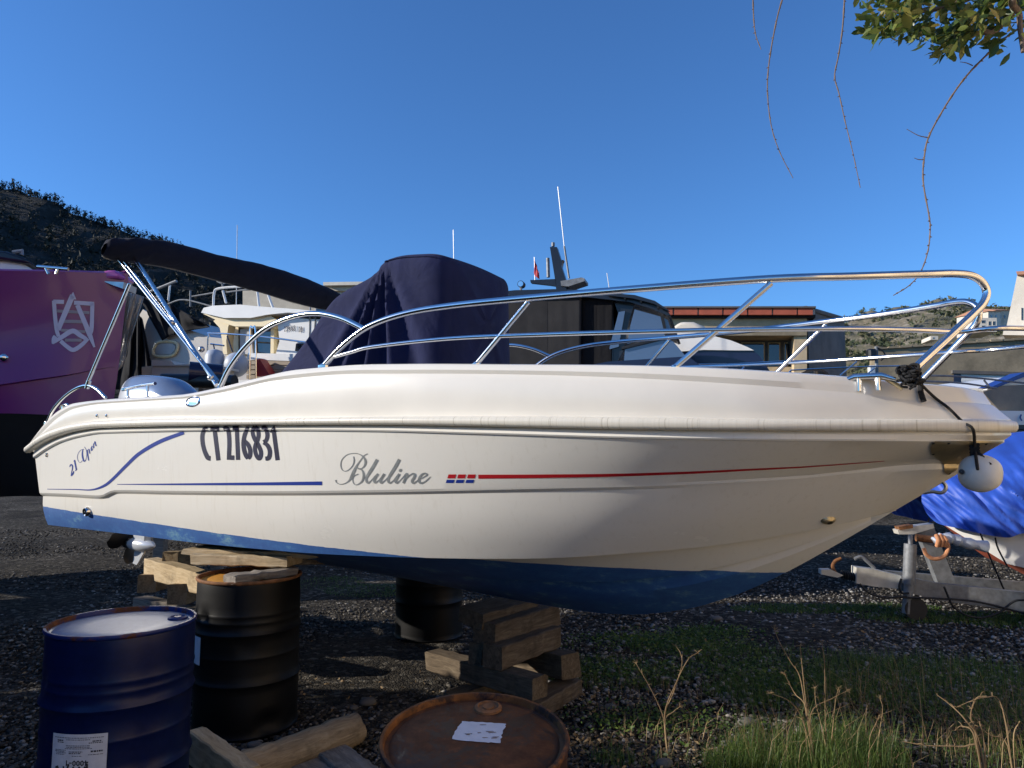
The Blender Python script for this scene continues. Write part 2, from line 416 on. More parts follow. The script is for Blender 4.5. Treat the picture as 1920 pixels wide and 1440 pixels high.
def ground_mat():
    m, nt, b = mat_new('dark gravel ground')
    v = coords(nt, kind='Object')
    vo = nt.nodes.new('ShaderNodeTexVoronoi'); vo.inputs['Scale'].default_value = 26; nt.links.new(v, vo.inputs['Vector'])
    vo2 = nt.nodes.new('ShaderNodeTexVoronoi'); vo2.inputs['Scale'].default_value = 70; nt.links.new(v, vo2.inputs['Vector'])
    sepc = nt.nodes.new('ShaderNodeSeparateColor'); nt.links.new(vo.outputs['Color'], sepc.inputs[0])
    stone = ramp(nt, sepc.outputs[0], [(.0, (.025, .022, .017)), (.5, (.055, .048, .038)), (.85, (.11, .10, .083)), (1, (.26, .245, .215))])
    dirt = ramp(nt, noise(nt, .45, 8, .7, v, .4), [(.36, (.22, .20, .17)), (.48, (.6, .57, .52)), (.58, (1.0, .97, .92)), (.70, (1.5, 1.42, 1.3))])
    mul = nt.nodes.new('ShaderNodeMix'); mul.data_type = 'RGBA'; mul.blend_type = 'MULTIPLY'; mul.inputs[0].default_value = 1
    nt.links.new(stone, mul.inputs[6]); nt.links.new(dirt, mul.inputs[7])
    nt.links.new(mul.outputs[2], b.inputs['Base Color']); b.inputs['Roughness'].default_value = .95
    b.inputs['Specular IOR Level'].default_value = .2
    ad = nt.nodes.new('ShaderNodeMath'); ad.operation = 'ADD'; nt.links.new(vo.outputs['Distance'], ad.inputs[0]); nt.links.new(vo2.outputs['Distance'], ad.inputs[1])
    iv = nt.nodes.new('ShaderNodeMath'); iv.operation = 'SUBTRACT'; iv.inputs[0].default_value = 1; nt.links.new(ad.outputs[0], iv.inputs[1])
    bump(nt, b, iv.outputs[0], .9, .03); return m
M['ground'] = ground_mat()
def stone_mat(name, stops):
    m, nt, b = mat_new(name)
    i = nt.nodes.new('ShaderNodeNewGeometry')
    c = ramp(nt, i.outputs['Random Per Island'], stops)
    mul = nt.nodes.new('ShaderNodeMix'); mul.data_type = 'RGBA'; mul.blend_type = 'MULTIPLY'; mul.inputs[0].default_value = 1
    nt.links.new(c, mul.inputs[6]); nt.links.new(ramp(nt, noise(nt, 60, 4, .6), [(.3, (.7, .7, .7)), (.7, (1.1, 1.1, 1.1))]), mul.inputs[7])
    nt.links.new(mul.outputs[2], b.inputs['Base Color']); b.inputs['Roughness'].default_value = .9; b.inputs['Specular IOR Level'].default_value = .25
    return m
M['gravel'] = stone_mat('gravel stones', [(0, (.028, .024, .020)), (.5, (.066, .058, .047)), (.85, (.13, .117, .10)), (1, (.36, .335, .30))])
M['stone'] = stone_mat('pale stone', [(0, (.11, .105, .095)), (1, (.24, .23, .21))])
def leaf_mat(name, stops, trans=.35, rough=.5):
    m, nt, b = mat_new(name)
    i = nt.nodes.new('ShaderNodeNewGeometry')
    c = ramp(nt, i.outputs['Random Per Island'], stops)
    nt.links.new(c, b.inputs['Base Color']); b.inputs['Roughness'].default_value = rough
    tr = nt.nodes.new('ShaderNodeBsdfTranslucent'); nt.links.new(c, tr.inputs[0])
    mx = nt.nodes.new('ShaderNodeMixShader'); mx.inputs[0].default_value = trans
    nt.links.new(b.outputs[0], mx.inputs[1]); nt.links.new(tr.outputs[0], mx.inputs[2])
    nt.links.new(mx.outputs[0], nt.nodes['Material Output'].inputs[0]); return m
M['leaf'] = leaf_mat('evergreen leaf', [(0, (.05, .085, .016)), (.5, (.10, .15, .03)), (.85, (.20, .22, .05)), (1, (.36, .30, .08))], .35, .35)
M['grass'] = leaf_mat('fresh grass', [(0, (.04, .085, .016)), (.6, (.10, .18, .035)), (1, (.20, .25, .06))], .45)
M['straw'] = leaf_mat('dry stalk', [(0, (.20, .13, .065)), (1, (.38, .27, .14))], .15, .8)
M['scrub'] = leaf_mat('hillside scrub', [(0, (.045, .06, .025)), (.6, (.08, .095, .04)), (1, (.14, .125, .06))], .1, .8)
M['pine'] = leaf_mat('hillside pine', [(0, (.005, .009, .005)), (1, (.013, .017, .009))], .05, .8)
def hill_mat(name, a, bcol, c):
    m, nt, b = mat_new(name)
    v = coords(nt)
    n1 = noise(nt, .035, 9, .72, v); n2 = noise(nt, .18, 8, .75, v)
    base = ramp(nt, n2, [(.35, a), (.52, bcol), (.62, c)])
    nt.links.new(mixc(nt, ramp(nt, n1, [(.45, (0, 0, 0)), (.6, (.7, .7, .7))]), base, a), b.inputs['Base Color'])
    b.inputs['Roughness'].default_value = .95; bump(nt, b, n2, .8, 3.0); return m
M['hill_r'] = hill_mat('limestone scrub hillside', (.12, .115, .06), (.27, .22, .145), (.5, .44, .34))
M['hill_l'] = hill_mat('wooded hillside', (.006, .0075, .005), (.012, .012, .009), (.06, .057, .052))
# ---------------------------------------------------------------- the white motorboat
BL = 6.2; BB = 1.2; HEEL = .045
ct = math.cos(TILT)
def _origin():
    ks = (50 - 960) / FPX / ct; kb = (1905 - 960) / FPX / ct
    d = AX * BL - NX * BB * .96; Y = (d.x - kb * d.y) / (kb - ks)
    return Vector((ks * Y, Y, 0)) - NX * BB * .96
O = _origin()
def W(u, v, z): return O + AX * u + NX * v + UP * z
GU = [i / 6.3 for i in (-.4, 0, 1, 2, 3, 3.6, 4.2, 4.8, 5.3, 5.7, 6.0, 6.2, 6.3)]
g_rub = pchip(GU, [.94, .955, .985, 1, 1, .99, .955, .885, .765, .59, .41, .235, 0])
g_kn = pchip([-.05, 0, .16, .32, .48, .57, .667, .76, .84, .905, .95, .985, 1], [.965, .97, .995, 1, .985, .955, .895, .79, .635, .445, .28, .11, 0])
g_ch = pchip([-.05, 0, .16, .32, .48, .57, .667, .76, .84, .905, .95, .985, 1], [.975, .98, .995, 1, .965, .915, .825, .68, .49, .305, .175, .065, 0])
def bu(px, py, v=0.0):
    """ray of a pixel on the boat's lengthwise plane v -> (u, z)"""
    d = ray(px, py); q = O + NX * v - CAM; s = q.dot(NX) / d.dot(NX); p = CAM + d * s
    return (p - O).dot(AX), p.z
def solve(px, py, bf, lo=-.3, hi=BL, side=1):
    d = ray(px, py)
    def g(u): p = O + AX * u + NX * bf(u) * side - CAM; return d.x * p.y - d.y * p.x
    us = np.linspace(lo, hi, 500); gs = [g(u) for u in us]
    for i in range(len(us) - 1):
        if gs[i] * gs[i + 1] <= 0:
            u = us[i] + (us[i + 1] - us[i]) * gs[i] / (gs[i] - gs[i + 1]) if gs[i] != gs[i + 1] else us[i]
            p = O + AX * u + NX * bf(u) * side - CAM; s = (p.x * d.x + p.y * d.y) / (d.x ** 2 + d.y ** 2)
            return float(u), CAM.z + s * d.z
    return None
class Row:
    def __init__(s, B, g, end, pts):
        s.L = bu(*end)[0]; s.b = lambda u: B * max(g(u / s.L), 0.0) if u < s.L else 0.0
        q = [solve(x, y, s.b, -.3, s.L) for x, y in pts]; q = [r for r in q if r]
        q.append(bu(*end)); s.u0 = q[0][0]; s.z = pchip([r[0] for r in q], [r[1] for r in q])
    def at(s, t, dB=0, dz=0, du=0):
        u = s.u0 + (s.L - s.u0) * t; b = max(s.b(u) + dB * min(1, (1 - t) * 12), 0.0)
        return u + du * t, b, s.z(u) + dz
pxA = [(54, 837), (70, 813), (88, 790), (110, 770), (140, 756), (200, 749), (330, 741), (410, 727), (470, 712), (560, 693), (640, 686), (760, 683), (960, 684), (1260, 688), (1440, 697), (1580, 707), (1640, 713), (1700, 719), (1806, 728)]
pxB = [(54, 838), (75, 816), (105, 786), (140, 766), (190, 757.5), (340, 748), (420, 735), (520, 713), (620, 703), (760, 701), (1000, 703), (1200, 710), (1450, 725), (1600, 736), (1760, 752)]
pxC = [(52, 837), (75, 819), (100, 806), (140, 795), (190, 789), (300, 785), (475, 785), (700, 782), (900, 781), (1200, 783), (1500, 787), (1700, 787), (1850, 787)]
pxD = [(56, 849), (80, 832), (110, 818), (150, 807), (190, 802), (300, 799), (475, 797), (700, 796), (900, 799), (1200, 805), (1500, 808), (1700, 809), (1850, 811)]
pxE = [(62, 857), (85, 841), (112, 827), (150, 816), (190, 810), (300, 807), (475, 805), (700, 806), (900, 811), (1200, 819), (1500, 823), (1700, 824), (1850, 825)]
pxF = [(74, 924), (130, 926), (180, 929), (192, 928), (204, 922), (214, 919), (300, 920), (470, 921), (750, 918), (1000, 912), (1200, 907), (1350, 901), (1500, 892), (1620, 880), (1700, 872), (1760, 869)]
pxG = [(90, 984), (250, 1003), (370, 1018), (550, 1035), (700, 1043), (850, 1047), (1017, 1047), (1160, 1039), (1330, 1024), (1500, 998), (1600, 977)]
rA = Row(1.145, g_rub, (1844, 737), pxA); rB = Row(1.158, g_rub, (1858, 757), pxB)
rC = Row(1.185, g_rub, (1896, 789), pxC); rD = Row(1.185, g_rub, (1896, 811), pxD)
rE = Row(1.178, g_rub, (1883, 825), pxE); rF = Row(1.14, g_kn, (1812, 868), pxF); rG = Row(1.065, g_ch, (1680, 956), pxG)
kz = [bu(x, y) for x, y in [(870, 1106), (1000, 1131), (1100, 1147), (1180, 1152), (1280, 1143), (1380, 1115), (1470, 1075), (1560, 1026), (1680, 956)]]
kz = [(0.0, kz[0][1] + .055 * kz[0][0]), (kz[0][0] * .5, kz[0][1] + .0275 * kz[0][0])] + kz
k_z = pchip([q[0] for q in kz], [q[1] for q in kz])

boat = thing('motorboat', 'white open motorboat with navy cover lettered Bluline, propped on drums and timber', 'boat', W(2.6, 0, 0))
NT = 180
ts = [1 - (1 - i / NT) ** 1.45 for i in range(NT + 1)]
def lerp3(a, b, k, bulge=0): return (a[0] + (b[0] - a[0]) * k, a[1] + (b[1] - a[1]) * k + bulge * 4 * k * (1 - k), a[2] + (b[2] - a[2]) * k)
def hull_section(t):
    e = rE.at(t); e0 = rE.at(t, dB=-.03, dz=.03); e2 = rE.at(t, dB=-.016, dz=-.010); f = rF.at(t); f2 = rF.at(t, dB=-.026, dz=-.026); g = rG.at(t)
    fade = min(1, (1 - t) * 6)
    s = [rD.at(t, dB=-.035, dz=.01), rD.at(t, dB=-.022, dz=-.012), e, rE.at(t, dB=-.006, dz=-.007), e2] + [lerp3(e2, f, k) for k in (.33, .66)] + [f, rF.at(t, dB=-.008, dz=-.012), f2] + [lerp3(f2, g, k, .014 * fade) for k in (.25, .5, .75)] + [g]
    gi = (g[0], max(g[1] - .07, 0) if g[1] > .08 else g[1] * .2, g[2] - .004)
    ku = rG.u0 + (rG.L - rG.u0) * t; k = (ku, 0.0, k_z(ku))
    s += [gi]
    for q in (.2, .4, .6, .8):
        p = lerp3(gi, k, q, .02 * fade); s.append(p)
        if q in (.4,): s.append((p[0], max(p[1] - .03 * fade, 0), p[2] + .012 * fade))      # spray strake
    return s, k
near_rows = []; far_rows = []; keel = []
for t in ts:
    s, k = hull_section(t)
    near_rows.append([W(u, b, z) for u, b, z in s]); far_rows.append([W(u, -b, z + 2 * b * HEEL) for u, b, z in s]); keel.append(W(*k))
mb = MB(); mb.grid([n + [k] for n, k in zip(near_rows, keel)], flip=True); mb.grid([f + [k] for f, k in zip(far_rows, keel)])
tr = near_rows[0] + [keel[0]] + far_rows[0][::-1]
i0 = len(mb.v); mb.v += [tuple(p) for p in tr]; mb.f.append(tuple(range(i0, i0 + len(tr))))
hull = mb.build('hull', M['hull'], boat, 14)
hull_bvh_v = [tuple(p) for p in mb.v]; hull_bvh_f = list(mb.f)
# waterline plane of the antifouling
def hull_pt(px, py, row_b=None):
    return None
def deck_section(t):
    d = rD.at(t); c = rC.at(t); b = rB.at(t); a = rA.at(t)
    c2 = rC.at(t, dB=-.03, dz=.004)
    fade = min(1, (1 - t) * 8)
    s = [(d[0], max(d[1] - .03, 0), d[2]), c, c2] + [lerp3(c2, b, k, .012 * fade) for k in (.3, .6, .85)]
    s += [(b[0], b[1], b[2] - .004), (b[0], max(b[1] - .0022, 0), b[2] + .001)] + [lerp3(b, a, k, .012 * fade) for k in (.4, .75, .92)] + [a]
    u = a[0]; ck = 1 if .25 < u < 4.7 else 0
    s += [(u, max(a[1] - .05, 0), a[2] + .008), (u, max(a[1] - .17, 0), a[2] + .010)]
    s += [(u, max(a[1] - .24, 0), a[2] - (.28 if ck else -.012)), (u, 0, a[2] - (.28 if ck else -.02))]
    return s
nr = []; fr = []
for t in ts:
    s = deck_section(t); nr.append([W(u, b, z) for u, b, z in s]); fr.append([W(u, -b, z + 2 * b * HEEL) for u, b, z in s])
md = MB(); md.grid(nr); md.grid(fr, flip=True)
for k in (0,):
    tr = nr[k] + fr[k][::-1]; i0 = len(md.v); md.v += [tuple(p) for p in tr]; md.f.append(tuple(range(i0, i0 + len(tr))))
deck = md.build('deck', M['gel_deck'], boat, 28)
allv = hull_bvh_v + [tuple(p) for p in md.v]; allf = hull_bvh_f + [tuple(k + len(hull_bvh_v) for k in q) for q in md.f]
bvh = BVHTree.FromPolygons(allv, allf)
def hit(px, py, off=.0016):
    d = ray(px, py).normalized(); loc, nrm, _, _ = bvh.ray_cast(CAM, d)
    if loc is None: return None, None
    if nrm.dot(d) > 0: nrm = -nrm
    return loc + nrm * off, nrm
pw = [hit(84, 950)[0], hit(640, 1029)[0], hit(1440, 1073)[0]]
nrm = (pw[1] - pw[0]).cross(pw[2] - pw[0]); nrm = nrm / nrm.z
wn_ = M['hull'].node_tree.nodes; wn_['waterplane'].inputs[1].default_value = nrm; wn_['thr'].inputs[1].default_value = nrm.dot(pw[1]) + .006

# rub rail
def rub_rows(side):
    rows = []
    for i, t in enumerate(ts):
        c = rC.at(t); d = rD.at(t); e = .004
        tb = rC.at(min(t + e, 1)); ta = rC.at(max(t - e, 0)); du = tb[0] - ta[0]; db = tb[1] - ta[1]; l = math.hypot(du, db) or 1
        nu, nv = -db / l, du / l
        if t > .9985: nu, nv = 1, 0
        zc = (c[2] + d[2]) / 2; h = (c[2] - d[2]) / 2; r = []
        prof = [(-.02, 1.0), (.004, 1.0), (.016, .86), (.024, .5), (.026, .1), (.024, -.45), (.018, -.8), (.008, -1.0), (-.02, -1.0)]
        for o_, k in prof:
            u, v, z = c[0] + nu * o_, c[1] + nv * o_, zc + h * k
            r.append(W(u, v * side, z + (0 if side > 0 else 2 * max(v, 0) * HEEL)))
        rows.append(r)
    return rows
mr = MB(); mr.grid(rub_rows(1), flip=True); mr.grid(rub_rows(-1))
mr.build('rub_rail', M['rub'], boat, 40)

# ---------------- decals on the hull: strokes given as (x, y, width) in picture pixels of the lettering's outline
def strokes(name, st, mat, parent=None, off=.0018, k=9, ox=0, oy=0, s=1.0, label=None, hf=None):
    m = MB(); hit_ = hf or hit
    for path in st:
        pts = smooth_path(path, k) if len(path) > 2 else [tuple(np.array(path[0]) + (np.array(path[1]) - np.array(path[0])) * i / 40) for i in range(41)]
        L_ = []; R_ = []
        for i, p in enumerate(pts):
            a = np.array(pts[max(i - 1, 0)][:2]); b = np.array(pts[min(i + 1, len(pts) - 1)][:2]); t = b - a; l = np.hypot(*t) or 1; n = np.array([-t[1], t[0]]) / l
            w = max(p[2], .01) / 2
            row = [hit_(ox + (p[0] + n[0] * w * q) * s, oy + (p[1] + n[1] * w * q) * s, off)[0] for q in (1, .6, .2, -.2, -.6, -1)]
            if any(r is None for r in row): continue
            L_.append(row)
        if len(L_) > 1: m.grid(L_)
    return m.build(name, mat, parent or boat, 0, label=label)
CT = [[(275, 212, 75), (215, 222, 76), (172, 320, 76), (165, 430, 76), (180, 560, 76), (215, 690, 78), (265, 800, 84), (300, 835, 88), (338, 838, 90)],
      [(335, 220, 82), (520, 220, 82)], [(423, 225, 76), (505, 882, 78)],
      [(612, 225, 80), (670, 205, 84), (715, 260, 78), (733, 400, 76), (737, 560, 76), (732, 700, 76), (728, 870, 78)], [(765, 825, 86), (842, 825, 86)],
      [(805, 200, 80), (937, 200, 80)], [(895, 210, 74), (922, 872, 76)],
      [(1130, 175, 60), (1085, 280, 74), (1048, 400, 76), (1036, 540, 78), (1052, 670, 80), (1090, 780, 80), (1135, 838, 80)],
      [(1060, 470, 70), (1130, 545, 76), (1172, 640, 78), (1180, 730, 78), (1165, 800, 78), (1130, 842, 70)],
      [(1280, 172, 70), (1240, 220, 70), (1230, 300, 70), (1260, 400, 74), (1310, 490, 80), (1365, 590, 76), (1405, 700, 76), (1400, 800, 76), (1365, 845, 72), (1320, 800, 72), (1285, 700, 72), (1280, 600, 72), (1310, 510, 76), (1345, 420, 72), (1355, 320, 72), (1335, 220, 70), (1280, 172, 70)],
      [(1418, 180, 78), (1480, 190, 80), (1530, 270, 78), (1542, 370, 76), (1515, 460, 74), (1460, 495, 74)], [(1460, 505, 66), (1540, 560, 76), (1590, 660, 78), (1592, 770, 78), (1560, 835, 84), (1500, 845, 76)],
      [(1672, 190, 50), (1685, 320, 74), (1758, 878, 78)], [(1695, 150, 20), (1650, 240, 52), (1605, 288, 30)]]
CT = [[(x, y, w * 1.13) for x, y, w in p] for p in CT]
strokes('registration_number', CT, M['decal_navy'], ox=365, oy=785, s=170 / 1920, label='navy registration CT 276831')
BLU = [[(665, 100, 14), (600, 140, 16), (540, 220, 20), (470, 320, 34), (420, 420, 52), (380, 510, 50), (330, 590, 26), (250, 640, 16), (170, 650, 14), (110, 620, 16), (95, 575, 34)],
       [(415, 150, 16), (425, 230, 24), (400, 310, 18), (340, 380, 14), (270, 415, 12), (210, 390, 14), (185, 310, 18), (200, 220, 14), (260, 145, 12), (340, 105, 12), (450, 95, 14), (540, 120, 18), (600, 170, 28), (630, 240, 42), (615, 310, 32), (570, 360, 18), (520, 375, 26), (480, 350, 16)],
       [(540, 370, 16), (580, 420, 28), (598, 500, 42), (570, 590, 32), (510, 645, 20), (450, 660, 14), (410, 620, 16), (400, 550, 18), (430, 500, 16), (500, 465, 14)],
       [(842, 205, 56), (770, 330, 56), (695, 450, 54), (645, 540, 40), (650, 600, 42), (680, 625, 34), (730, 585, 18), (800, 505, 16), (850, 465, 22)],
       [(858, 462, 40), (812, 525, 48), (788, 585, 48), (805, 618, 42), (850, 595, 20), (910, 530, 16), (960, 470, 22)], [(970, 462, 44), (922, 540, 46), (898, 590, 48), (918, 622, 42), (970, 590, 18), (1040, 520, 18)],
       [(1240, 203, 56), (1170, 330, 56), (1095, 450, 54), (1045, 540, 44), (1042, 600, 44), (1072, 625, 34), (1125, 590, 18), (1195, 500, 16)],
       [(1240, 462, 44), (1195, 535, 46), (1170, 590, 46), (1192, 622, 42), (1245, 588, 18), (1335, 490, 16)], [(1238, 385, 30), (1255, 400, 66), (1272, 415, 30)],
       [(1330, 490, 20), (1368, 462, 36), (1378, 495, 44), (1342, 560, 44), (1308, 632, 42)], [(1345, 570, 16), (1415, 498, 18), (1480, 460, 30), (1515, 480, 42), (1502, 530, 44), (1468, 590, 44), (1492, 626, 40), (1545, 598, 18), (1600, 550, 14)],
       [(1600, 560, 16), (1680, 522, 18), (1735, 480, 26), (1710, 455, 28), (1650, 470, 32), (1602, 530, 40), (1592, 590, 40), (1622, 628, 36), (1690, 610, 24), (1750, 560, 18), (1800, 510, 12)]]
strokes('brand_lettering', BLU, M['decal_grey'], ox=620, oy=840, s=200 / 1920, label='grey script lettering Bluline')
OP = [[(300, 945, 12), (318, 900, 26), (350, 880, 32), (376, 920, 32), (374, 1000, 26), (352, 1090, 18), (338, 1185, 16)], [(340, 1188, 26), (390, 1120, 40), (415, 1050, 14)],
      [(412, 800, 12), (436, 760, 22), (445, 830, 36), (463, 920, 38), (482, 1015, 36)], [(455, 1052, 14), (480, 1015, 26), (500, 990, 12)],
      [(690, 462, 10), (600, 490, 9), (532, 580, 9), (510, 690, 10), (540, 790, 9), (590, 822, 8), (650, 770, 10)], [(655, 475, 22), (643, 600, 36), (662, 720, 40), (695, 790, 30), (740, 740, 12), (760, 600, 9), (742, 470, 11), (700, 400, 12)],
      [(780, 480, 22), (790, 620, 30), (815, 770, 26)], [(800, 490, 8), (820, 460, 16), (835, 520, 28), (845, 585, 22)], [(905, 375, 12), (885, 440, 30), (888, 500, 22), (920, 470, 12), (935, 400, 10), (905, 372, 12)],
      [(945, 310, 22), (955, 430, 24)], [(958, 330, 10), (985, 258, 22), (1008, 365, 28), (1028, 345, 9)]]
strokes('model_lettering', OP, M['decal_blue'], ox=110, oy=810, s=100 / 1440, label='dark blue script lettering 21 Open')
strokes('blue_swoosh', [[(89, 917, 1), (140, 917.6, 1.6), (172, 918.3, 2.6), (195, 911, 4.6), (212, 898, 5.2), (237, 873, 5.8), (262, 850, 6.4), (300, 828, 7), (345, 811, 6.5)]], M["decal_blue"], k=40)
strokes('blue_stripe', [[(220, 908, 1.0), (300, 908, 2.6), (400, 907.6, 4.2), (500, 907, 5.6), (604, 906, 7)]], M["decal_blue"], k=60)
strokes('red_stripe', [[(897, 893.5, 7.5), (1020, 892.5, 6.6), (1160, 890.3, 5.4), (1300, 885.5, 4.4), (1400, 880.5, 3.6), (1500, 875.5, 2.6), (1600, 868.5, 1.6), (1658, 864, .8)]], M["decal_red"], k=60)
def para(name, x0, y0, w, h, sl, mat):
    m = MB(); q = [hit(x, y)[0] for x, y in ((x0 + sl, y0), (x0 + w + sl, y0), (x0 + w, y0 + h), (x0, y0 + h))]
    m.quad(*q); m.build(name, mat, boat, 0)
for i in range(3):
    para('red_block', 839 + i * 18.4, 889.3, 14.4, 7.4, 2.2, M['decal_red']); para('blue_block', 836 + i * 18.4, 899.3, 14.4, 6.0, 2.0, M['decal_blue'])

# ---------------- fittings on the near side
def frame_of(n):
    n = n.normalized(); x = n.cross(UP); x = x.normalized() if x.length > .05 else Vector((1, 0, 0)); y = n.cross(x); return (x, y, n)
def stud(name, px, py, prof, mat, scale=(1, 1), n=20, sub=None):
    p, nn = hit(px, py, -.002); ax = frame_of(nn); ax = (ax[0] * scale[0], ax[1] * scale[1], ax[2])
    o = MB().lathe(prof, p, n, ax).build(name, mat, boat, 35)
    if sub: MB().lathe(sub[1], p, n, ax).build(sub[0], sub[2], o, 35)
    return o
dome = [(.001, .010), (.006, .0095), (.012, .006), (.014, 0)]
stud('rivet_cap', 182, 780, dome, M['chrome']); stud('rivet_cap', 200, 780, dome, M['chrome'])
stud('hull_drain', 88, 853, [(.006, .001), (.008, .008), (.015, .007), (.017, 0)], M['chrome'], sub=('drain_hole', [(.0005, .0012), (.0085, .0012)], M['black']))
stud('hull_drain', 165, 959, [(.016, .002), (.017, .022), (.026, .026), (.032, .016), (.034, 0)], M['chrome'], sub=('drain_hole', [(.0005, .012), (.0175, .012)], M['black']))
stud('fuel_cap', 362, 753, [(.0005, .006), (.03, .0055), (.040, .004), (.046, .007), (.054, .004), (.056, 0)], M['chrome'], (1.35, .62))
stud('speed_intake', 1553, 975, [(.0005, .02), (.018, .018), (.028, .010), (.032, 0)], M['plate'], (1.2, .8), sub=('intake_slot', [(.0005, .0215), (.012, .0205)], M['black']))

# anchor plate round the stem
left = pchip([826, 830, 838, 848, 855, 860, 866, 874, 882, 889], [1752, 1747, 1744, 1746, 1752, 1759, 1766, 1768, 1769, 1776])
rows = []; rowsf = []
for i in range(25):
    y = 826.5 + (888 - 826.5) * i / 24; xr = 1883 - (y - 825) / .608 - 2.0; xl = min(left(y), xr - 1)
    r = []
    for j in range(15):
        p, _ = hit(xl + (xr - xl) * j / 14, y, .007)
        if p is None: p = r[-1]
        r.append(p)
    rows.append(r); rowsf.append([p - NX * 2 * (p - O).dot(NX) for p in r])
m = MB(); m.grid(rows); m.grid(rowsf, flip=True)
for a, b in zip(range(24), range(1, 25)): m.quad(rows[a][-1], rows[b][-1], rowsf[b][-1], rowsf[a][-1])
ap = m.build('anchor_plate', M['plate'], boat, 40)
for x, y in ((1749, 829), (1778, 829), (1848, 830), (1779, 886), (1749, 849)):
    p, nn = hit(x, y, .006); MB().lathe([(.0005, .004), (.006, .002), (.007, 0)], p, 8, frame_of(nn)).build('screw', M['black'], ap)
ub = [bu(x, y) for x, y in ((1728, 925), (1748, 908), (1763, 903), (1772, 908), (1773, 917), (1765, 924), (1748, 922), (1732, 924))]
MB().tube([W(u, 0, z) for u, z in smooth_path(ub, 6)], .008, 8).build('bow_eye', M['steel'], boat)

# ---------------- stainless rails
g_rail = lambda u: 1.06 * max(g_rub(max(u, -.2) / 6.3), 0)
def near(pts, dv=0.0, bf=g_rail, hi=6.28):
    out = []
    for x, y in pts:
        q = solve(x, y, lambda u: bf(u) + dv, -.35, hi)
        if q: out.append((q[0], bf(q[0]) + dv, q[1]))
    return out
def both(name, uvz, r, mat=None, sides=(1, -1), n=10, k=6):
    for s in sides:
        pts = smooth_path(uvz, k) if len(uvz) > 2 else uvz
        o = MB().tube([W(u, v * s, z + (0 if s > 0 else 2 * v * HEEL)) for u, v, z in pts], r, n).build(name, mat or M['chrome'], boat, 50)
        ends = (uvz[0],) if name == 'bow_rail' else uvz
        for e in (uvz[0],):
            p = W(e[0], e[1] * s, e[2] + (0 if s > 0 else 2 * e[1] * HEEL))
            MB().lathe([(r * 1.9, -.012), (r * 1.9, .002), (r * 1.2, .006), (r * 1.1, .010)], p, 12).build('rail_base', mat or M['chrome'], o)
    return o
top = near([(607, 686), (640, 651), (690, 613), (760, 588), (850, 573), (1000, 558), (1200, 541), (1440, 523), (1600, 518), (1740, 514), (1790, 513), (1822, 517), (1842, 530), (1850, 548), (1844, 568), (1826, 588), (1780, 631), (1740, 668), (1700, 706)])
both('bow_rail', top, .0165)
mid = near([(628, 669), (660, 660), (700, 650), (840, 635), (1000, 628), (1200, 622), (1400, 617.5), (1600, 616.5), (1720, 619), (1800, 622)])
mid = mid + [(6.12, .46, mid[-1][2]), (6.32, .30, mid[-1][2]), (6.40, .12, mid[-1][2] + .004)]
zt = mid[-1][2]
full = [W(u, v, z) for u, v, z in mid] + [W(6.41, 0, zt + .01)] + [W(u, -v, z + 2 * v * HEEL * .6) for u, v, z in mid[::-1]]
MB().tube([Vector(p) for p in smooth_path([tuple(q) for q in full], 5)], .0105, 10).build('middle_rail', M['chrome'], boat, 50)
both('stanchion', near([(893, 683), (990, 566)]), .0125)
both('stanchion', near([(1265, 689), (1446, 531)]), .0125)
hoop = near([(412, 728), (430, 690), (460, 650), (500, 615), (550, 594), (595, 588), (640, 597), (683, 617)])
both('side_hoop', hoop, .0155)
sth = near([(88, 793), (100, 768), (120, 745), (142, 729), (163, 723), (180, 729), (198, 746)])
both('stern_hoop', sth, .0125)
gr = near([(234, 729), (262, 723), (291, 719)], -.12)
both('grab_rail', gr, .012, sides=(1,))
for a, b in (((240, 729), (240, 746)), ((277, 722), (277, 744))): both('grab_rail_leg', near([b, a], -.12), .009, sides=(1,))
# bow cleat / fairlead, stern cleat
def cleat(px, py, l, dv=-.03):
    q = near([(px, py)], dv)[0]; c = W(*q)
    m = MB(); m.tube([c - AX * l / 2 + UP * .012, c - AX * l / 4 + UP * .03, c + AX * l / 4 + UP * .03, c + AX * l / 2 + UP * .012], [.008, .013, .013, .008], 10)
    m.tube([c - AX * l * .18 - UP * .03, c - AX * l * .18 + UP * .03], .011, 8); m.tube([c + AX * l * .18 - UP * .03, c + AX * l * .18 + UP * .03], .011, 8)
    m.build('cleat', M['chrome'], boat, 45)
cleat(1628, 719, .20); cleat(121, 767, .13)
fl = near([(1640, 718)], -.05)[0]
m = MB(); m.tube([W(fl[0] - .12, fl[1], fl[2] - .03), W(fl[0] - .06, fl[1], fl[2] + .03), W(fl[0] + .04, fl[1], fl[2] + .02), W(fl[0] + .1, fl[1], fl[2] - .03)], [.012, .02, .02, .014], 10, flat=.6); m.build('fairlead', M['plate'], boat, 45)

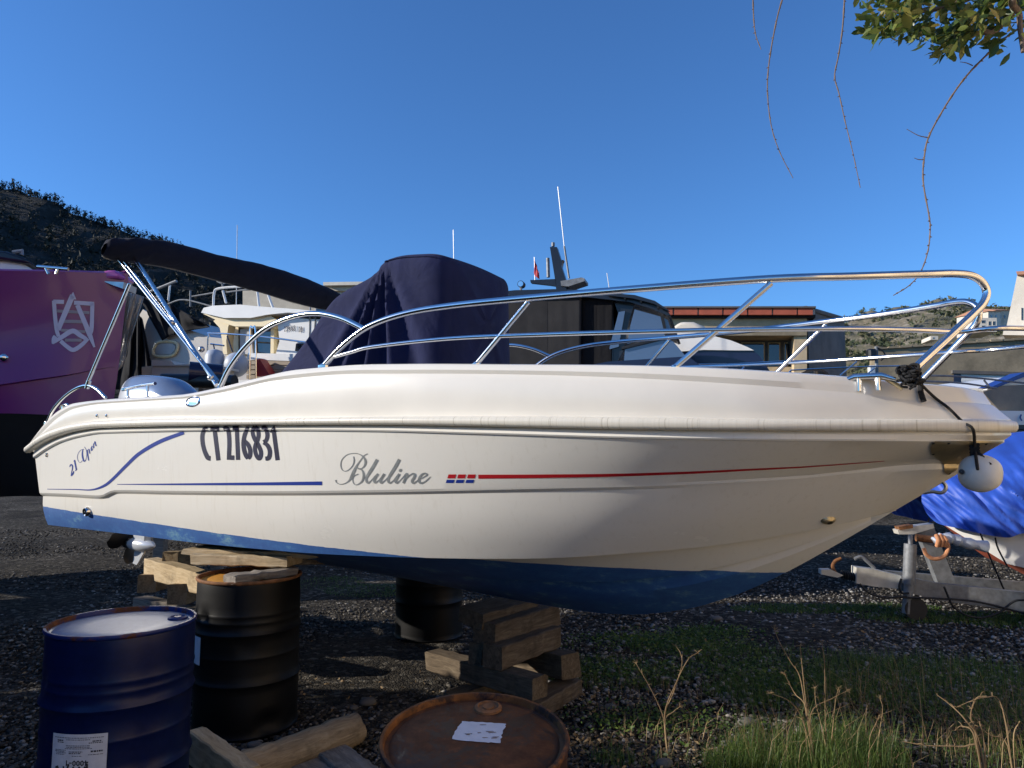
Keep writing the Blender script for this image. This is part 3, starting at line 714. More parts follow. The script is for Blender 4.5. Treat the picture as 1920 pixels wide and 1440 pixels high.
# ---------------- console cover (navy canvas)
VC = .44
WC = .44
aft = [bu(x, y, WC * (.55 if y > 530 else .95)) for x, y in [(548, 700), (600, 638), (660, 560), (700, 507), (722, 483), (745, 476), (800, 471.5), (836, 471)]]
u1 = bu(962, 600, -WC * .92)[0]; zfr = aft[-1][1]
prof = [q for q in aft if q[0] < u1 - .03]
pu = [q[0] for q in prof] + [u1]; pz = [q[1] for q in prof] + [prof[-1][1] - .012]
topz = pchip(pu, pz); u0 = pu[0]
zb = rA.z(2.5) - .26
mc = MB(); rows = []
NU, NV = 120, 36
apex = (aft[4][0], aft[4][1])
def fold(u, z):
    """soft hanging folds radiating from the aft top corner"""
    du, dz = u - apex[0], apex[1] - z
    r_ = math.hypot(du, dz) + 1e-6; a_ = math.atan2(du, max(dz, .001))
    k_ = min(1, r_ / .30)
    f = 0
    for c, w, h in ((-.62, .05, .022), (-.50, .04, -.020), (-.38, .05, .038), (-.25, .045, -.036), (-.12, .05, .040), (.02, .05, -.030), (.17, .06, .040), (.36, .07, -.030), (.58, .09, .024)):
        f += h * math.exp(-((a_ - c) / w) ** 2)
    return f * k_ * min(1.3, .55 + r_ * .8) * min(1, max(0, (u1 - u) / .2))
for i in range(NU + 1):
    u = u0 + (u1 - u0) * i / NU; zt_ = topz(u)
    w = WC - .06 + .06 * min(1, max(0, (zt_ - 2.2) / .8))
    rc = max(0, 1 - (u1 - u) / .16); w -= .10 * (1 - math.sqrt(max(1 - rc ** 2, 0))); zt_ -= .05 * (1 - math.sqrt(max(1 - rc ** 2, 0)))
    rs = min(.07, .45 * max(zt_ - zb, .05))
    sec = []
    for k in range(NV + 1):
        q = k / NV
        if q < .62:
            z = zb + (zt_ - rs - zb) * q / .62; fl_ = (1 - q / .62)
            v = w + .05 * fl_ ** 1.5 + fold(u, z) * 1.2
        elif q < .82:
            th = (q - .62) / .20 * math.pi / 2; v = w - rs + rs * math.cos(th) + fold(u, zt_ - rs) * .8 * math.cos(th); z = zt_ - rs + rs * math.sin(th)
        else:
            v = (w - rs) * (1 - (q - .82) / .18); z = zt_ + .012 * math.sin((q - .82) / .18 * math.pi / 2)
        sec.append((v, z))
    full = [(v, z) for v, z in sec] + [(-v, z) for v, z in sec[::-1][1:]]
    rows.append([W(u, v, z) for v, z in full])
mc.grid(rows)
r_ = rows[-1]; n_ = len(r_); cz = sum((p for p in r_), Vector()) / n_
ring = []
for q in (1.0, .93, .7, .4, .1):
    ring.append([cz + (p - cz) * q + AX * ((1 - q) ** .5 * .05 + .010 * math.sin(k * .5) * (1 - q)) for k, p in enumerate(r_)])
mc.grid(ring, close_u=True)
i0 = len(mc.v); mc.v += [tuple(p) for p in ring[-1]]; mc.f.append(tuple(range(i0, i0 + n_)))
i0 = len(mc.v); mc.v += [tuple(p) for p in rows[0]]; mc.f.append(tuple(range(i0, i0 + n_))[::-1])
mc.build('console_cover', M['canvas'], boat, 60)
# piping seam along the top edge of the cover
MB().tube([Vector(rows[i][int(NV * .70)]) + UP * .004 + NX * .004 for i in range(int(NU * (apex[0] - u0) / (u1 - u0)), NU - 4)], .005, 6).build('cover_piping', M['canvas'], boat)

# ---------------- folded bimini under its boot
ubm = 1.05
def cross(px, py):       # pixel ray on the cross plane u = ubm -> (v, z)
    d = ray(px, py); q = O + AX * ubm - CAM; s = q.dot(AX) / d.dot(AX); p = CAM + d * s; return (p - O).dot(NX), p.z
topb = [(222, 449), (245, 447), (300, 452), (400, 478), (480, 496), (560, 521), (610, 541), (648, 562)]
botb = [(222, 486), (250, 491), (330, 503), (400, 520), (470, 540), (560, 566), (610, 578), (648, 583)]
cl = []
for a, b in zip(topb, botb):
    va, za = cross(*a); vb, zb_ = cross(*b); cl.append(((va + vb) / 2, (za + zb_) / 2, abs(za - zb_) / 2))
v0 = cl[0][0]
cl = [(v0 + .10, cl[0][1] - .02, .03), (v0 + .075, cl[0][1] - .005, cl[0][2] * .82)] + cl + [(cl[-1][0] - .03, cl[-1][1] - .01, cl[-1][2] * .75), (cl[-1][0] - .06, cl[-1][1] - .015, .02)]
sp = smooth_path(cl, 9); rows = []
for i, (v, z, h) in enumerate(sp):
    r = []
    for k in range(22):
        a_ = 2 * math.pi * k / 22
        rr = 1 + .03 * math.sin(3 * a_ + v * 6) + .014 * math.sin(v * 23 + 2 * a_) + .008 * math.sin(v * 51 + 5 * a_)
        if v > .85: rr += .07 * math.sin(6 * a_ + v * 40)
        r.append(W(ubm + math.cos(a_) * h * 1.15 * rr, v, z + math.sin(a_) * h * rr + .02 * math.cos(a_)))
    rows.append(r)
m = MB(); m.grid(rows, close_u=True); m.build('bimini_boot', M['canvas_dark'], boat, 60)
zp = [tuple(Vector(r[14]) + NX * 0 - UP * .003) for r in rows[6:-8:3]]
MB().tube([Vector(p) for p in zp], .006, 6).build('boot_zip', M['seam'], boat)
# bimini tubes
base = near([(406, 722)], -.02)[0]
bt = cross(238, 488); bt2 = cross(225, 492)
def tubes(name, a, b, r, sides=(1, -1)):
    for s in sides:
        f = lambda q: W(q[0], q[1] * s, q[2] + (0 if s > 0 else 2 * q[1] * HEEL * .3))
        MB().tube([f(a), f(b)], r, 10).build(name, M['chrome'], boat, 50)
tubes('bimini_bow', base, (ubm + .03, bt[0] - .03, bt[1] + .03), .0145)
tubes('bimini_bow', (base[0] - .03, base[1] - .03, base[2] + .03), (ubm - .04, bt2[0] - .03, bt2[1] + .05), .011)
tubes('bimini_bow', (base[0] - .015, base[1] + .02, base[2] + .05), (ubm - .01, bt2[0] + .015, bt2[1] + .03), .009)
sb = sth[4]; jt = near([(243, 532)], -.02)[0]
tubes('bimini_strut', (sb[0], sb[1], sb[2] + .01), jt, .0125)
tubes('bimini_strut_socket', (sb[0], sb[1], sb[2] - .02), (sb[0] + (jt[0] - sb[0]) * .05, sb[1], sb[2] + (jt[2] - sb[2]) * .05), .017)
for q in ((395, 708), (240, 500), (250, 520), (322, 605), (378, 655)):
    p = near([q], -.01)[0]; MB().ball(W(*p), .02, 10, 6).build('tube_joint', M['steel'], boat)

# ---------------- outboard motor on the transom
om = bpy.data.objects.new('outboard_motor', None); C.objects.link(om); om.parent = boat; om.location = (0, 0, 0)
tp = [bu(x, y, .1) for x, y in [(221, 742), (226, 722), (236, 708), (250, 703), (275, 703), (305, 708), (328, 723), (352, 742)]]
tz = pchip([q[0] for q in tp], [q[1] for q in tp]); ua, ub_ = tp[0][0], tp[-1][0]
rows = []; zbot = min(q[1] for q in tp) - .30
for i in range(30):
    k = i / 29; u = ua + (ub_ - ua) * (k + 0 * k); zt_ = tz(u); w = .21 * math.sqrt(max(1 - abs(2 * k - .95) ** 3.2, .02))
    r = []
    for j in range(25):
        a_ = -math.pi / 2 + math.pi * j / 24
        r.append(W(u, w * math.copysign(abs(math.sin(a_)) ** .7, math.sin(a_)), zbot + (zt_ - zbot) * max(math.cos(a_), 0) ** .5))
    rows.append(r)
cz = (max(q[1] for q in tp)) - .085
m = MB(); m.grid(rows); m.f = [f for f in m.f]
cow = m.build('cowling', M['silver'], om, 50)
rows2 = [[p + NX * .003 * (1 if (p - O).dot(NX) > 0 else -1) + UP * .003 for p in r[4:21]] for r in rows[5:-1]]
MB().grid(rows2).build('cowling_panel', M['bluepaint'], om, 50)
mz = zbot
um = (ua + ub_) / 2 - .1
m = MB(); m.prism([W(um - .14, .07, mz), W(um + .16, .07, mz), W(um + .10, .05, .95), W(um - .10, .05, .95)], -NX * .14); m.build('midsection', M['silver'], om, bevel=.02)
gc = W(*[bu(262, 1021, 0)[0], 0, bu(262, 1021, 0)[1]])
m = MB(); m.prism([gc + AX * .12 + UP * .02 + NX * .03, gc - AX * .06 + UP * .02 + NX * .03, gc - AX * .10 + UP * .45 + NX * .035, gc + AX * .14 + UP * .45 + NX * .035], -NX * .065); m.build('leg', M['silver'], om, bevel=.015)
m = MB(); m.tube([gc + AX * .22, gc + AX * .17, gc + AX * .05, gc - AX * .08, gc - AX * .13], [.01, .04, .062, .058, .045], 14); m.build('gearcase', M['silver'], om, 50)
m = MB(); m.prism([gc + AX * .10 - UP * .04 + NX * .008, gc - AX * .06 - UP * .04 + NX * .008, gc - AX * .08 - UP * .17 + NX * .008, gc - AX * .02 - UP * .18 + NX * .008], -NX * .016); m.build('skeg', M['silver'], om)
m = MB(); m.prism([gc - AX * .24 + UP * .13 + NX * .08, gc + AX * .06 + UP * .13 + NX * .06, gc + AX * .06 + UP * .13 - NX * .06, gc - AX * .24 + UP * .13 - NX * .08], UP * .015); m.build('cavitation_plate', M['silver'], om)
pr = bpy.data.objects.new('propeller', None); C.objects.link(pr); pr.parent = om
ph = gc - AX * .19
MB().tube([ph + AX * .06, ph, ph - AX * .06, ph - AX * .09], [.045, .045, .035, .01], 12).build('hub', M['black'], om, 50)
bpy.data.objects.remove(pr)
for k in range(3):
    a0 = k * 2.094 + .35; e1 = NX * math.cos(a0) + UP * math.sin(a0); e2 = -NX * math.sin(a0) + UP * math.cos(a0)
    rows = []
    for i in range(8):
        q = i / 7; rad = .035 + .145 * q; wd = .075 * math.sin(math.pi * (.22 + .70 * q)) + .02; tw = .75 - .35 * q
        d_ = e2 * math.cos(tw) + AX * math.sin(tw)
        rows.append([ph + e1 * rad + d_ * wd * s_ + AX * .012 * (1 - s_ * s_) for s_ in (-1, -.6, -.2, .2, .6, 1)])
    m = MB(); m.grid(rows); m.grid([[p + AX * .006 for p in r] for r in rows], flip=True); m.build('propeller_blade', M['black'], om, 60)

# ---------------- rope bundle and fender hanging from the bow
kn = near([(1708, 703)], .03)[0]; kc = W(*kn)
m = MB()
rr_ = random.Random(3)
for i in range(30):
    a0 = rr_.uniform(0, 6.28); tl = rr_.uniform(-1.5, 1.5); pts = []; oc_ = AX * rr_.uniform(-.02, .02) + UP * rr_.uniform(-.025, .022)
    for k in range(9):
        a_ = a0 + k * .75; rad = rr_.uniform(.010, .038)
        pts.append(kc + oc_ + (AX * math.cos(a_) + UP * math.sin(a_) * math.cos(tl) + NX * math.sin(tl) * math.sin(a_)) * rad + NX * rr_.uniform(-.02, .05))
    m.tube(smooth_path([tuple(p) for p in pts], 4), .0052, 6)
def onhull(px, py, off): return tuple(hit(px, py, off)[0])
m.tube(smooth_path([tuple(kc + NX * .05), onhull(1716, 722, .03), onhull(1722, 738, .015), onhull(1729, 756, .012)], 5), .011, 6)
fcen = None
q = hit(1806, 796, .05)[0]
fn = bu(1838, 888, .30); fpos = W(fn[0], .30, fn[1])
hang = W(*[bu(1828, 842, .30)[0], .30, bu(1828, 842, .30)[1]])
e1 = W(bu(1833, 880, .41)[0], .41, bu(1833, 880, .41)[1]); e2 = W(bu(1858, 872, .36)[0], .36, bu(1858, 872, .36)[1])
m.tube(smooth_path([tuple(kc + NX * .05), onhull(1745, 744, .014), onhull(1775, 768, .012), onhull(1800, 789, .016), tuple(q), tuple(hang)], 5), .0062, 6)
m.tube([hang, e1], .0062, 6); m.tube([hang, e2], .0062, 6)
for k in range(4): m.tube([hang + UP * (.018 - k * .013) + AX * .012 - NX * .012, hang + UP * (.018 - k * .013) + AX * .012 + NX * .016, hang + UP * (.012 - k * .013) - AX * .014 + NX * .014, hang + UP * (.012 - k * .013) - AX * .014 - NX * .012], .008, 6)
m.build('mooring_rope', M['rope'], None, 60, loc=kc, label='black rope bundled on the bow rail foot and running down to a white fender', cat='rope')
fr_ax = (AX * .97 + UP * -.12 + NX * .1).normalized(); fr_y = NX - fr_ax * NX.dot(fr_ax); fr_y.normalize(); fr_z = fr_ax.cross(fr_y)
ft = thing('fender', 'oval off-white fender hanging by black rope at the bow anchor plate', 'fender', fpos - UP * .1)
fr_len = (W(bu(1882, 890, .3)[0], .3, 0) - W(bu(1797, 890, .3)[0], .3, 0)).length / 2
rows = []
for i in range(22):
    th = math.pi * i / 21; x = -math.cos(th) * fr_len; r = .080 * math.sin(th) ** .75 if 0 < i < 21 else .004
    rr = []
    for k in range(28):
        a_ = 2 * math.pi * k / 28; dent = 0
        for dx, da in ((-.02, 1.95), (.055, 1.7)):
            dent += .016 * math.exp(-((x - dx) / .03) ** 2 - ((a_ - da) / .35) ** 2)
        rr.append(fpos + fr_ax * x + (fr_y * math.cos(a_) + fr_z * math.sin(a_)) * (r - dent))
    rows.append(rr)
MB().grid(rows, close_u=True).build('fender_body', M['fender'], ft, 70)
MB().lathe([(.0005, .006), (.009, .005), (.011, 0)], fpos + fr_y * .0735 - fr_ax * .06, 10, frame_of(fr_y)).build('valve', M['black'], ft)
# ---------------------------------------------------------------- steel drums
def steel_drum(label, c, H, mb_, mlid, mrim, r=.286, tilt=(0, 0), bungs=(), n=56):
    t = thing('steel_drum', label, 'drum', c, None)
    z = Vector((tilt[0], tilt[1], 1)).normalized(); x = Vector((1, 0, 0)) - z * z.x; x.normalize(); y = z.cross(x); ax = (x, y, z)
    c = Vector(c); pr = [(r - .012, 0.0), (r + .004, .002), (r + .006, .014), (r, .022)]
    def hoop(zc, w=.022, h=.010):
        return [(r, zc - w), (r + h * .5, zc - w * .55), (r + h, zc), (r + h * .5, zc + w * .55), (r, zc + w)]
    pr += hoop(H * .34) + hoop(H * .355 + .13, .012, .003) + hoop(H * .66) + hoop(H * .66 + .06, .012, .003) + hoop(H * .66 + .10, .012, .003)
    pr = sorted(pr, key=lambda q: q[1])[0:0] + pr
    pr += [(r, H - .03), (r - .002, H - .012)]
    pr2 = []
    for (ra, za), (rb_, zb2) in zip(pr[:-1], pr[1:]):
        k_ = max(1, int((zb2 - za) / .03)); pr2 += [(ra + (rb_ - ra) * i / k_, za + (zb2 - za) * i / k_) for i in range(k_)]
    pr = pr2 + [pr[-1]]
    from mathutils import noise as mno
    sh = MB().lathe(pr, c, n, ax); seed_ = c.x * 3.1; nv_ = []
    for q in sh.v:
        q = Vector(q); rad = q - c; rad -= z * rad.dot(z); d_ = mno.noise(q * 4.5 + Vector((seed_, 0, 0))) * .0045 - max(0, mno.noise(q * 7 + Vector((0, seed_, 5))) - .42) * .06
        nv_.append(tuple(q + rad.normalized() * d_))
    sh.v = nv_; sh.build('shell', mb_, t, 40)
    MB().lathe([(r - .002, H - .016), (r + .006, H - .012), (r + .009, H - .003), (r + .005, H + .004), (r - .004, H + .004), (r - .008, H - .004), (r - .009, H - .02)], c, n, ax).build('rim', mrim, t, 60)
    lid = MB().lathe([(r - .009, H - .017), (r - .022, H - .019), (r - .03, H - .014), (r * .5, H - .012), (.001, H - .0115)], c, n, ax).build('lid', mlid, t, 40)
    for bx, by, br in bungs:
        p = c + x * bx + y * by + z * (H - .014)
        MB().lathe([(br + .012, 0), (br + .010, .008), (br, .012), (br - .004, .006), (br * .55, .006), (br * .5, .011), (.001, .011)], p, 20, ax).build('bung', M['rust'] if mlid is M['drum_lid_rusty'] else mrim, lid, 40)
    return t, ax
M['drum_lid_rusty'] = drum('brown rusty lid', (.036, .016, .011), (.12, .046, .017), .47, .5)
pB = P(231, 1164, 3.2)
tb, axb = steel_drum('royal blue steel drum with lid coloured pale as reflected sky and white product label', (pB.x, pB.y, 0), pB.z, M['drum_blue'], M['drum_lid'], M['drum_rim_blue'], bungs=((.19, .1, .03),))
pK = P(469, 1077, 4.32)
tk, axk = steel_drum('black steel drum with rusty ochre lid under planks, carrying the near side of the hull', (pK.x, pK.y, 0), pK.z, M['drum_black'], M['drum_lid_rust'], M['drum_rim_blue'] if False else M['rust'])
pR = P(890, 1381, 2.33); zR_ = Vector((0, -.13, 1)).normalized(); HR = pR.z / zR_.z; cR = pR - zR_ * HR
tr_, axr = steel_drum('rusty brown steel drum with torn paper label on its lid', (cR.x, cR.y, 0), HR, M['drum_rust'], M['drum_lid_rusty'], M['drum_rust'], tilt=(0, -.13), bungs=((.035, .205, .036), (-.03, -.22, .016)))
pF = P(805, 1120, 6.35)
steel_drum('black steel drum in deep shade under the far side of the hull', (pF.x, pF.y, 0), .90, M['drum_black'], M['drum_black'], M['drum_black'], n=40)

# labels on the drums
def drum_patch(parent, c, r, a0, a1, z0, z1, mat, name, n=14, lift=.006, jag=0):
    m = MB(); rows = []
    for z in (z0, z1):
        rows.append([Vector((c.x + (r + lift) * math.sin(a), c.y - (r + lift) * math.cos(a), z)) for a in [a0 + (a1 - a0) * i / n for i in range(n + 1)]])
    m.grid(rows); return m.build(name, mat, parent, 60)
cB = Vector((pB.x, pB.y, 0)); rB_ = .286
def ang_for(px, py, c, r):
    d = ray(px, py); o = CAM - c; a_ = d.x ** 2 + d.y ** 2; b_ = o.x * d.x + o.y * d.y; c_ = o.x ** 2 + o.y ** 2 - r * r
    s = (-b_ - math.sqrt(max(b_ * b_ - a_ * c_, 0))) / a_; p = CAM + d * s; return math.atan2(p.x - c.x, -(p.y - c.y)), p.z
aL, zL = ang_for(103, 1371, cB, rB_); aR, zR = ang_for(203, 1374, cB, rB_)
zt0 = (zL + zR) / 2; zb0 = zt0 - .36
lab = drum_patch(tb, cB, rB_, aL, aR, zb0, zt0, M['paper'], 'label'); 
def on_label(x, y): # x 0..1, y metres below the label top
    a = aL + (aR - aL) * x; return Vector((cB.x + (rB_ + .0075) * math.sin(a), cB.y - (rB_ + .0075) * math.cos(a), zt0 - y))
m = MB(); rl = random.Random(5)
def ink_line(x0, x1, y, h):
    x = x0
    while x < x1:
        w = min(rl.uniform(.015, .05), x1 - x); m.quad(on_label(x, y), on_label(x + w, y), on_label(x + w, y + h), on_label(x, y + h)); x += w + .010
for x0, x1, y, h in ((.06, .95, .012, .0022), (.3, .72, .019, .0022), (.12, .24, .021, .005), (.12, .26, .029, .003), (.76, .9, .024, .004), (.7, .93, .031, .003), (.3, .72, .041, .002), (.3, .72, .0465, .002), (.28, .76, .052, .002),
                     (.08, .3, .058, .002), (.08, .28, .063, .002), (.1, .3, .068, .002), (.36, .6, .063, .003), (.36, .58, .069, .003), (.42, .6, .079, .002), (.74, .94, .061, .006), (.70, .94, .075, .002), (.1, .28, .074, .002)): ink_line(x0, x1, y, h)
m.build('print', M['ink'], lab, 0)
# upside-down product lettering (drawn as strokes)
GL = {'4': [[(.7, 0), (.7, 1)], [(.7, 1), (0, .3), (1, .3)]], '0': [[(.5, 0), (.08, .25), (.08, .75), (.5, 1), (.92, .75), (.92, .25), (.5, 0)]], '-': [[(.15, .45), (.85, .45)]], '1': [[(.2, .8), (.55, 1), (.55, 0)]],
      'p': [[(.1, -.35), (.1, .7)], [(.1, .6), (.6, .72), (.9, .35), (.6, 0), (.1, .1)]], 'o': [[(.5, 0), (.1, .35), (.5, .72), (.9, .35), (.5, 0)]], 'l': [[(.5, 0), (.5, 1)]], 'y': [[(.1, .7), (.5, 0)], [(.9, .7), (.3, -.35)]], 'r': [[(.2, 0), (.2, .7)], [(.2, .5), (.8, .7)]], 'e': [[(.1, .36), (.9, .36), (.6, .72), (.1, .36), (.5, 0), (.9, .1)]], 'x': [[(.1, 0), (.9, .7)], [(.1, .7), (.9, 0)]],
      'i': [[(.5, 0), (.5, .7)]], 'u': [[(.15, .7), (.2, .1), (.6, 0), (.85, .2), (.85, .7)]], 's': [[(.85, .6), (.4, .72), (.2, .5), (.8, .22), (.6, 0), (.15, .1)]],
      '2': [[(.1, .75), (.4, 1), (.85, .75), (.1, 0), (.95, 0)]], '3': [[(.1, .9), (.6, 1), (.85, .75), (.45, .55), (.9, .3), (.55, 0), (.1, .1)]], '9': [[(.9, .6), (.5, .45), (.1, .7), (.5, 1), (.9, .75), (.85, .3), (.5, 0)]], '7': [[(.1, 1), (.9, 1), (.4, 0)]], '6': [[(.8, 1), (.2, .55), (.1, .25), (.5, 0), (.9, .25), (.5, .55), (.15, .35)]], 'D': [[(.1, 0), (.1, 1), (.6, .95), (.95, .5), (.6, .05), (.1, 0)]], 'B': [[(.1, 0), (.1, 1), (.7, .95), (.75, .6), (.1, .52), (.8, .45), (.85, .08), (.1, 0)]]}
def text_strokes(txt, place, h, w, mat, name, parent, sw=.12, gap=.25):
    """place(x, y) -> 3D point for text plane units of height"""
    m = MB(); x = 0
    for ch in txt:
        for s in GL.get(ch, []):
            for (xa, ya), (xb, yb) in zip(s[:-1], s[1:]):
                dx, dy = (xb - xa) * w, (yb - ya); l = math.hypot(dx, dy); nx, ny = -dy / l * sw / 2, dx / l * sw / 2; ex, ey = dx / l * sw / 2, dy / l * sw / 2
                a = (x + xa * w - ex, ya - ey); b = (x + xb * w + ex, yb + ey)
                m.quad(place((a[0] + nx) * h, (a[1] + ny) * h), place((b[0] + nx) * h, (b[1] + ny) * h), place((b[0] - nx) * h, (b[1] - ny) * h), place((a[0] - nx) * h, (a[1] - ny) * h))
        x += w + gap
    return m.build(name, mat, parent, 0)
wl_ = (aR - aL) * rB_
text_strokes('4000-1', lambda x, y: on_label(.70 - x / wl_, .098 + y), .017, .62, M['ink'], 'print', lab, .22)
text_strokes('polyre', lambda x, y: on_label(.70 - x / wl_, .122 + y), .026, .6, M['ink'], 'print', lab, .26)
cK = Vector((pK.x, pK.y, 0)); a1, z1 = ang_for(377, 1195, cK, .286); a2, z2 = ang_for(374.5, 1240, cK, .286)
drum_patch(tk, cK, .286, a1 - .45, a1 + .02, z2 - .02, z1, M['paper'], 'label')
# torn paper on the rusty lid
def lid_pt(x, y): d = ray(x, y); return CAM + d * ((pR - zR_ * .0095 - CAM).dot(zR_) / d.dot(zR_))
q = [lid_pt(x, y) for x, y in ((866, 1352), (905, 1354), (950, 1357), (944, 1372), (938, 1393), (905, 1392), (846, 1386), (854, 1368))]
m = MB(); cq = sum(q, Vector()) / len(q); out = []
for i in range(len(q)):
    a, b = q[i], q[(i + 1) % len(q)]
    for k in range(6): out.append(a.lerp(b, k / 6).lerp(cq, random.uniform(-.02, .06)))
i0 = 0; m.v = [tuple(cq)] + [tuple(p) for p in out]; m.f = [(0, 1 + k, 1 + (k + 1) % len(out)) for k in range(len(out))]
pl = m.build('label', M['paper'], tr_, 0)
m = MB(); rl2 = random.Random(9)
for k in range(9):
    p = cq + Vector((rl2.uniform(-.06, .05), rl2.uniform(-.045, .045), .0012)); p = p - zR_ * ((p - pR + zR_ * .0082).dot(zR_)); l = rl2.uniform(.008, .03)
    m.quad(p, p + Vector((l, l * .1, 0)), p + Vector((l, l * .1 + .003, 0)), p + Vector((0, .004, 0)))
m.build('print', M['rust'], pl, 0)

# ---------------------------------------------------------------- timbers
def timber(name, p0, p1, w, h, mat, label, group=None, cat='timber', roll=0, rnd=0, seed=0, cham=.006):
    p0 = Vector(p0); p1 = Vector(p1); ax = p1 - p0; L_ = ax.length; ax.normalize()
    m = MB(); rr = random.Random(seed + int(abs(p0.x * 971 + p0.y * 517))); N = 14
    if rnd: sec = [(math.cos(2 * math.pi * k / 18) * w / 2, math.sin(2 * math.pi * k / 18) * h / 2) for k in range(18)]
    else:
        c = cham; a, b = w / 2, h / 2; sec = [(-a + c, -b), (a - c, -b), (a, -b + c), (a, b - c), (a - c, b), (-a + c, b), (-a, b - c), (-a, -b + c)]
    rows = []
    for i in range(N + 1):
        x = -L_ / 2 + L_ * i / N; j = .004
        k_ = 1 + (rr.uniform(-.05, .05) if rnd else 0)
        sx = rr.uniform(-j, j); sz = rr.uniform(-j, j)
        endj = [rr.uniform(-.012, .012) if i in (0, N) else 0 for _ in sec]
        rows.append([(x + endj[q], y * k_ + sx + rr.uniform(-.0015, .0015), z * k_ + sz + rr.uniform(-.0015, .0015)) for q, (y, z) in enumerate(sec)])
    m.grid(rows, close_u=True, flip=True); n = len(sec); m.f.append(tuple(range(n))); m.f.append(tuple(N * n + k for k in range(n))[::-1])
    me = bpy.data.meshes.new(name); me.from_pydata(m.v, [], m.f); me.update(); me.materials.append(mat)
    me.polygons.foreach_set('use_smooth', [True] * len(me.polygons)); me.set_sharp_from_angle(angle=R(35))
    o = bpy.data.objects.new(name, me); C.objects.link(o)
    z = UP - ax * UP.dot(ax); z.normalize(); y = z.cross(ax)
    from mathutils import Matrix
    mt = Matrix((ax, y, z)).transposed().to_4x4(); mt = mt @ Matrix.Rotation(roll, 4, 'X'); mt.translation = (p0 + p1) / 2
    o.matrix_world = mt; tag(o, label, cat, group); return o
def pz(px, py, z): return PG(px, py, z)
# planks wedged between the black drum and the hull
Kz = pK.z
def flat(p, z): return Vector((p.x, p.y, z))
zc1 = P(460, 1047, 4.42).z; zc2 = P(480, 1031, 4.5).z
timber('plank', P(378, 1046, 4.50), P(552, 1049, 4.36), .20, .062, M['wood_pale'], 'thick pale plank lying on the black drum beneath a thinner board', cat='plank')
timber('plank', P(366, 1031, 4.64), P(612, 1037, 4.40), .24, .036, M['wood_pale'], 'thin pale painted board wedged directly under the blue chine', cat='plank')
e0 = P(430, 1090, 4.06); e1 = P(552, 1068, 4.34)
timber('board_offcut', flat(e0, Kz + .018), flat(e1, Kz + .018), .11, .044, M['wood_grey'], 'weathered grey offcut lying across the ochre lid of the black drum', cat='plank')
timber('plank', P(560, 1052, 4.62), P(600, 1050, 4.95), .09, .05, M['wood_grey'], 'dark short block behind the black drum under the chine', cat='plank')
# stack under the stern
S = 'timbers stacked under the stern'
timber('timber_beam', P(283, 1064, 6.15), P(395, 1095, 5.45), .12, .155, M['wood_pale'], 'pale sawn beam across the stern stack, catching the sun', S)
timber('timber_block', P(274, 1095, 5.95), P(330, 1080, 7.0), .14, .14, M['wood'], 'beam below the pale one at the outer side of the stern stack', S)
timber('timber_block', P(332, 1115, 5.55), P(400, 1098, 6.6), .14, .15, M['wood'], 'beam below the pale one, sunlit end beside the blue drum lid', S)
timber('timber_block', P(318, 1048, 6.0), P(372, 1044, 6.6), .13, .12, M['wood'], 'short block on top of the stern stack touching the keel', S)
for k, (x, y) in enumerate(((-2.75, 6.0), (-2.45, 5.5))):
    timber('timber_beam', (x - .45, y + .35, .26), (x + .65, y - .35, .26), .13, .13, M['wood_grey'], 'shaded lower beam of the stern stack behind the blue drum', S)
for k in (-.35, .35): timber('timber_beam', (-2.95 + k, 5.3, .10), (-2.35 + k, 6.3, .10), .14, .19, M['wood_grey'], 'shaded bottom beam of the stern stack on the gravel', S)
# stack under the keel amidships
S = 'timbers stacked under the keel'
kzc = k_z(3.2)
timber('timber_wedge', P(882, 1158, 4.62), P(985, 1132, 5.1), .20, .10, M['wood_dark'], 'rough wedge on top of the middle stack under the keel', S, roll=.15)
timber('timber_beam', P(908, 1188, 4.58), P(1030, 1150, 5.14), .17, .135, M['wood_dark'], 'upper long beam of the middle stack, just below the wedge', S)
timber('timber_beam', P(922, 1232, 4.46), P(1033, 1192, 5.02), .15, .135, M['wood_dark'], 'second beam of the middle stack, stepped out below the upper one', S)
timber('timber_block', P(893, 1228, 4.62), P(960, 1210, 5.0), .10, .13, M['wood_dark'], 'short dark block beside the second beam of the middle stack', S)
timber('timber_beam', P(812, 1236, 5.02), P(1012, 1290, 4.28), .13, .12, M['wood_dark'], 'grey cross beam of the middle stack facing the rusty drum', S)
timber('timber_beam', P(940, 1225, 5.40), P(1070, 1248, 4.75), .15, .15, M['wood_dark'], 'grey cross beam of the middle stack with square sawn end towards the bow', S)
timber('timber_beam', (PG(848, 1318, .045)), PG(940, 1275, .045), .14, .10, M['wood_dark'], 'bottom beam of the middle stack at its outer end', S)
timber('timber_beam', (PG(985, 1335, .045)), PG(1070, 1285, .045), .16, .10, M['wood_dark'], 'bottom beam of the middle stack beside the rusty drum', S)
# loose wood in front
timber('round_log', flat(PG(425, 1455, .08), .08), flat(PG(668, 1366, .08), .08), .165, .165, M['wood'], 'thick round weathered log lying on the gravel between the drums', cat='log', rnd=1)
timber('timber_block', flat(PG(365, 1392, .10), .09), flat(PG(470, 1470, .10), .09), .085, .16, M['wood_pale'], 'pale square timber with rusty stain beside the blue drum', cat='timber')
timber('plank', flat(PG(622, 1408, .05), .05), flat(PG(690, 1460, .05), .05), .16, .03, M['wood_grey'], 'short grey plank with screw holes against the rusty drum', cat='plank')
timber('plank', flat(PG(560, 1428, .03), .03), flat(PG(630, 1462, .03), .03), .16, .03, M['wood_grey'], 'second short grey plank lying beside the round log', cat='plank')

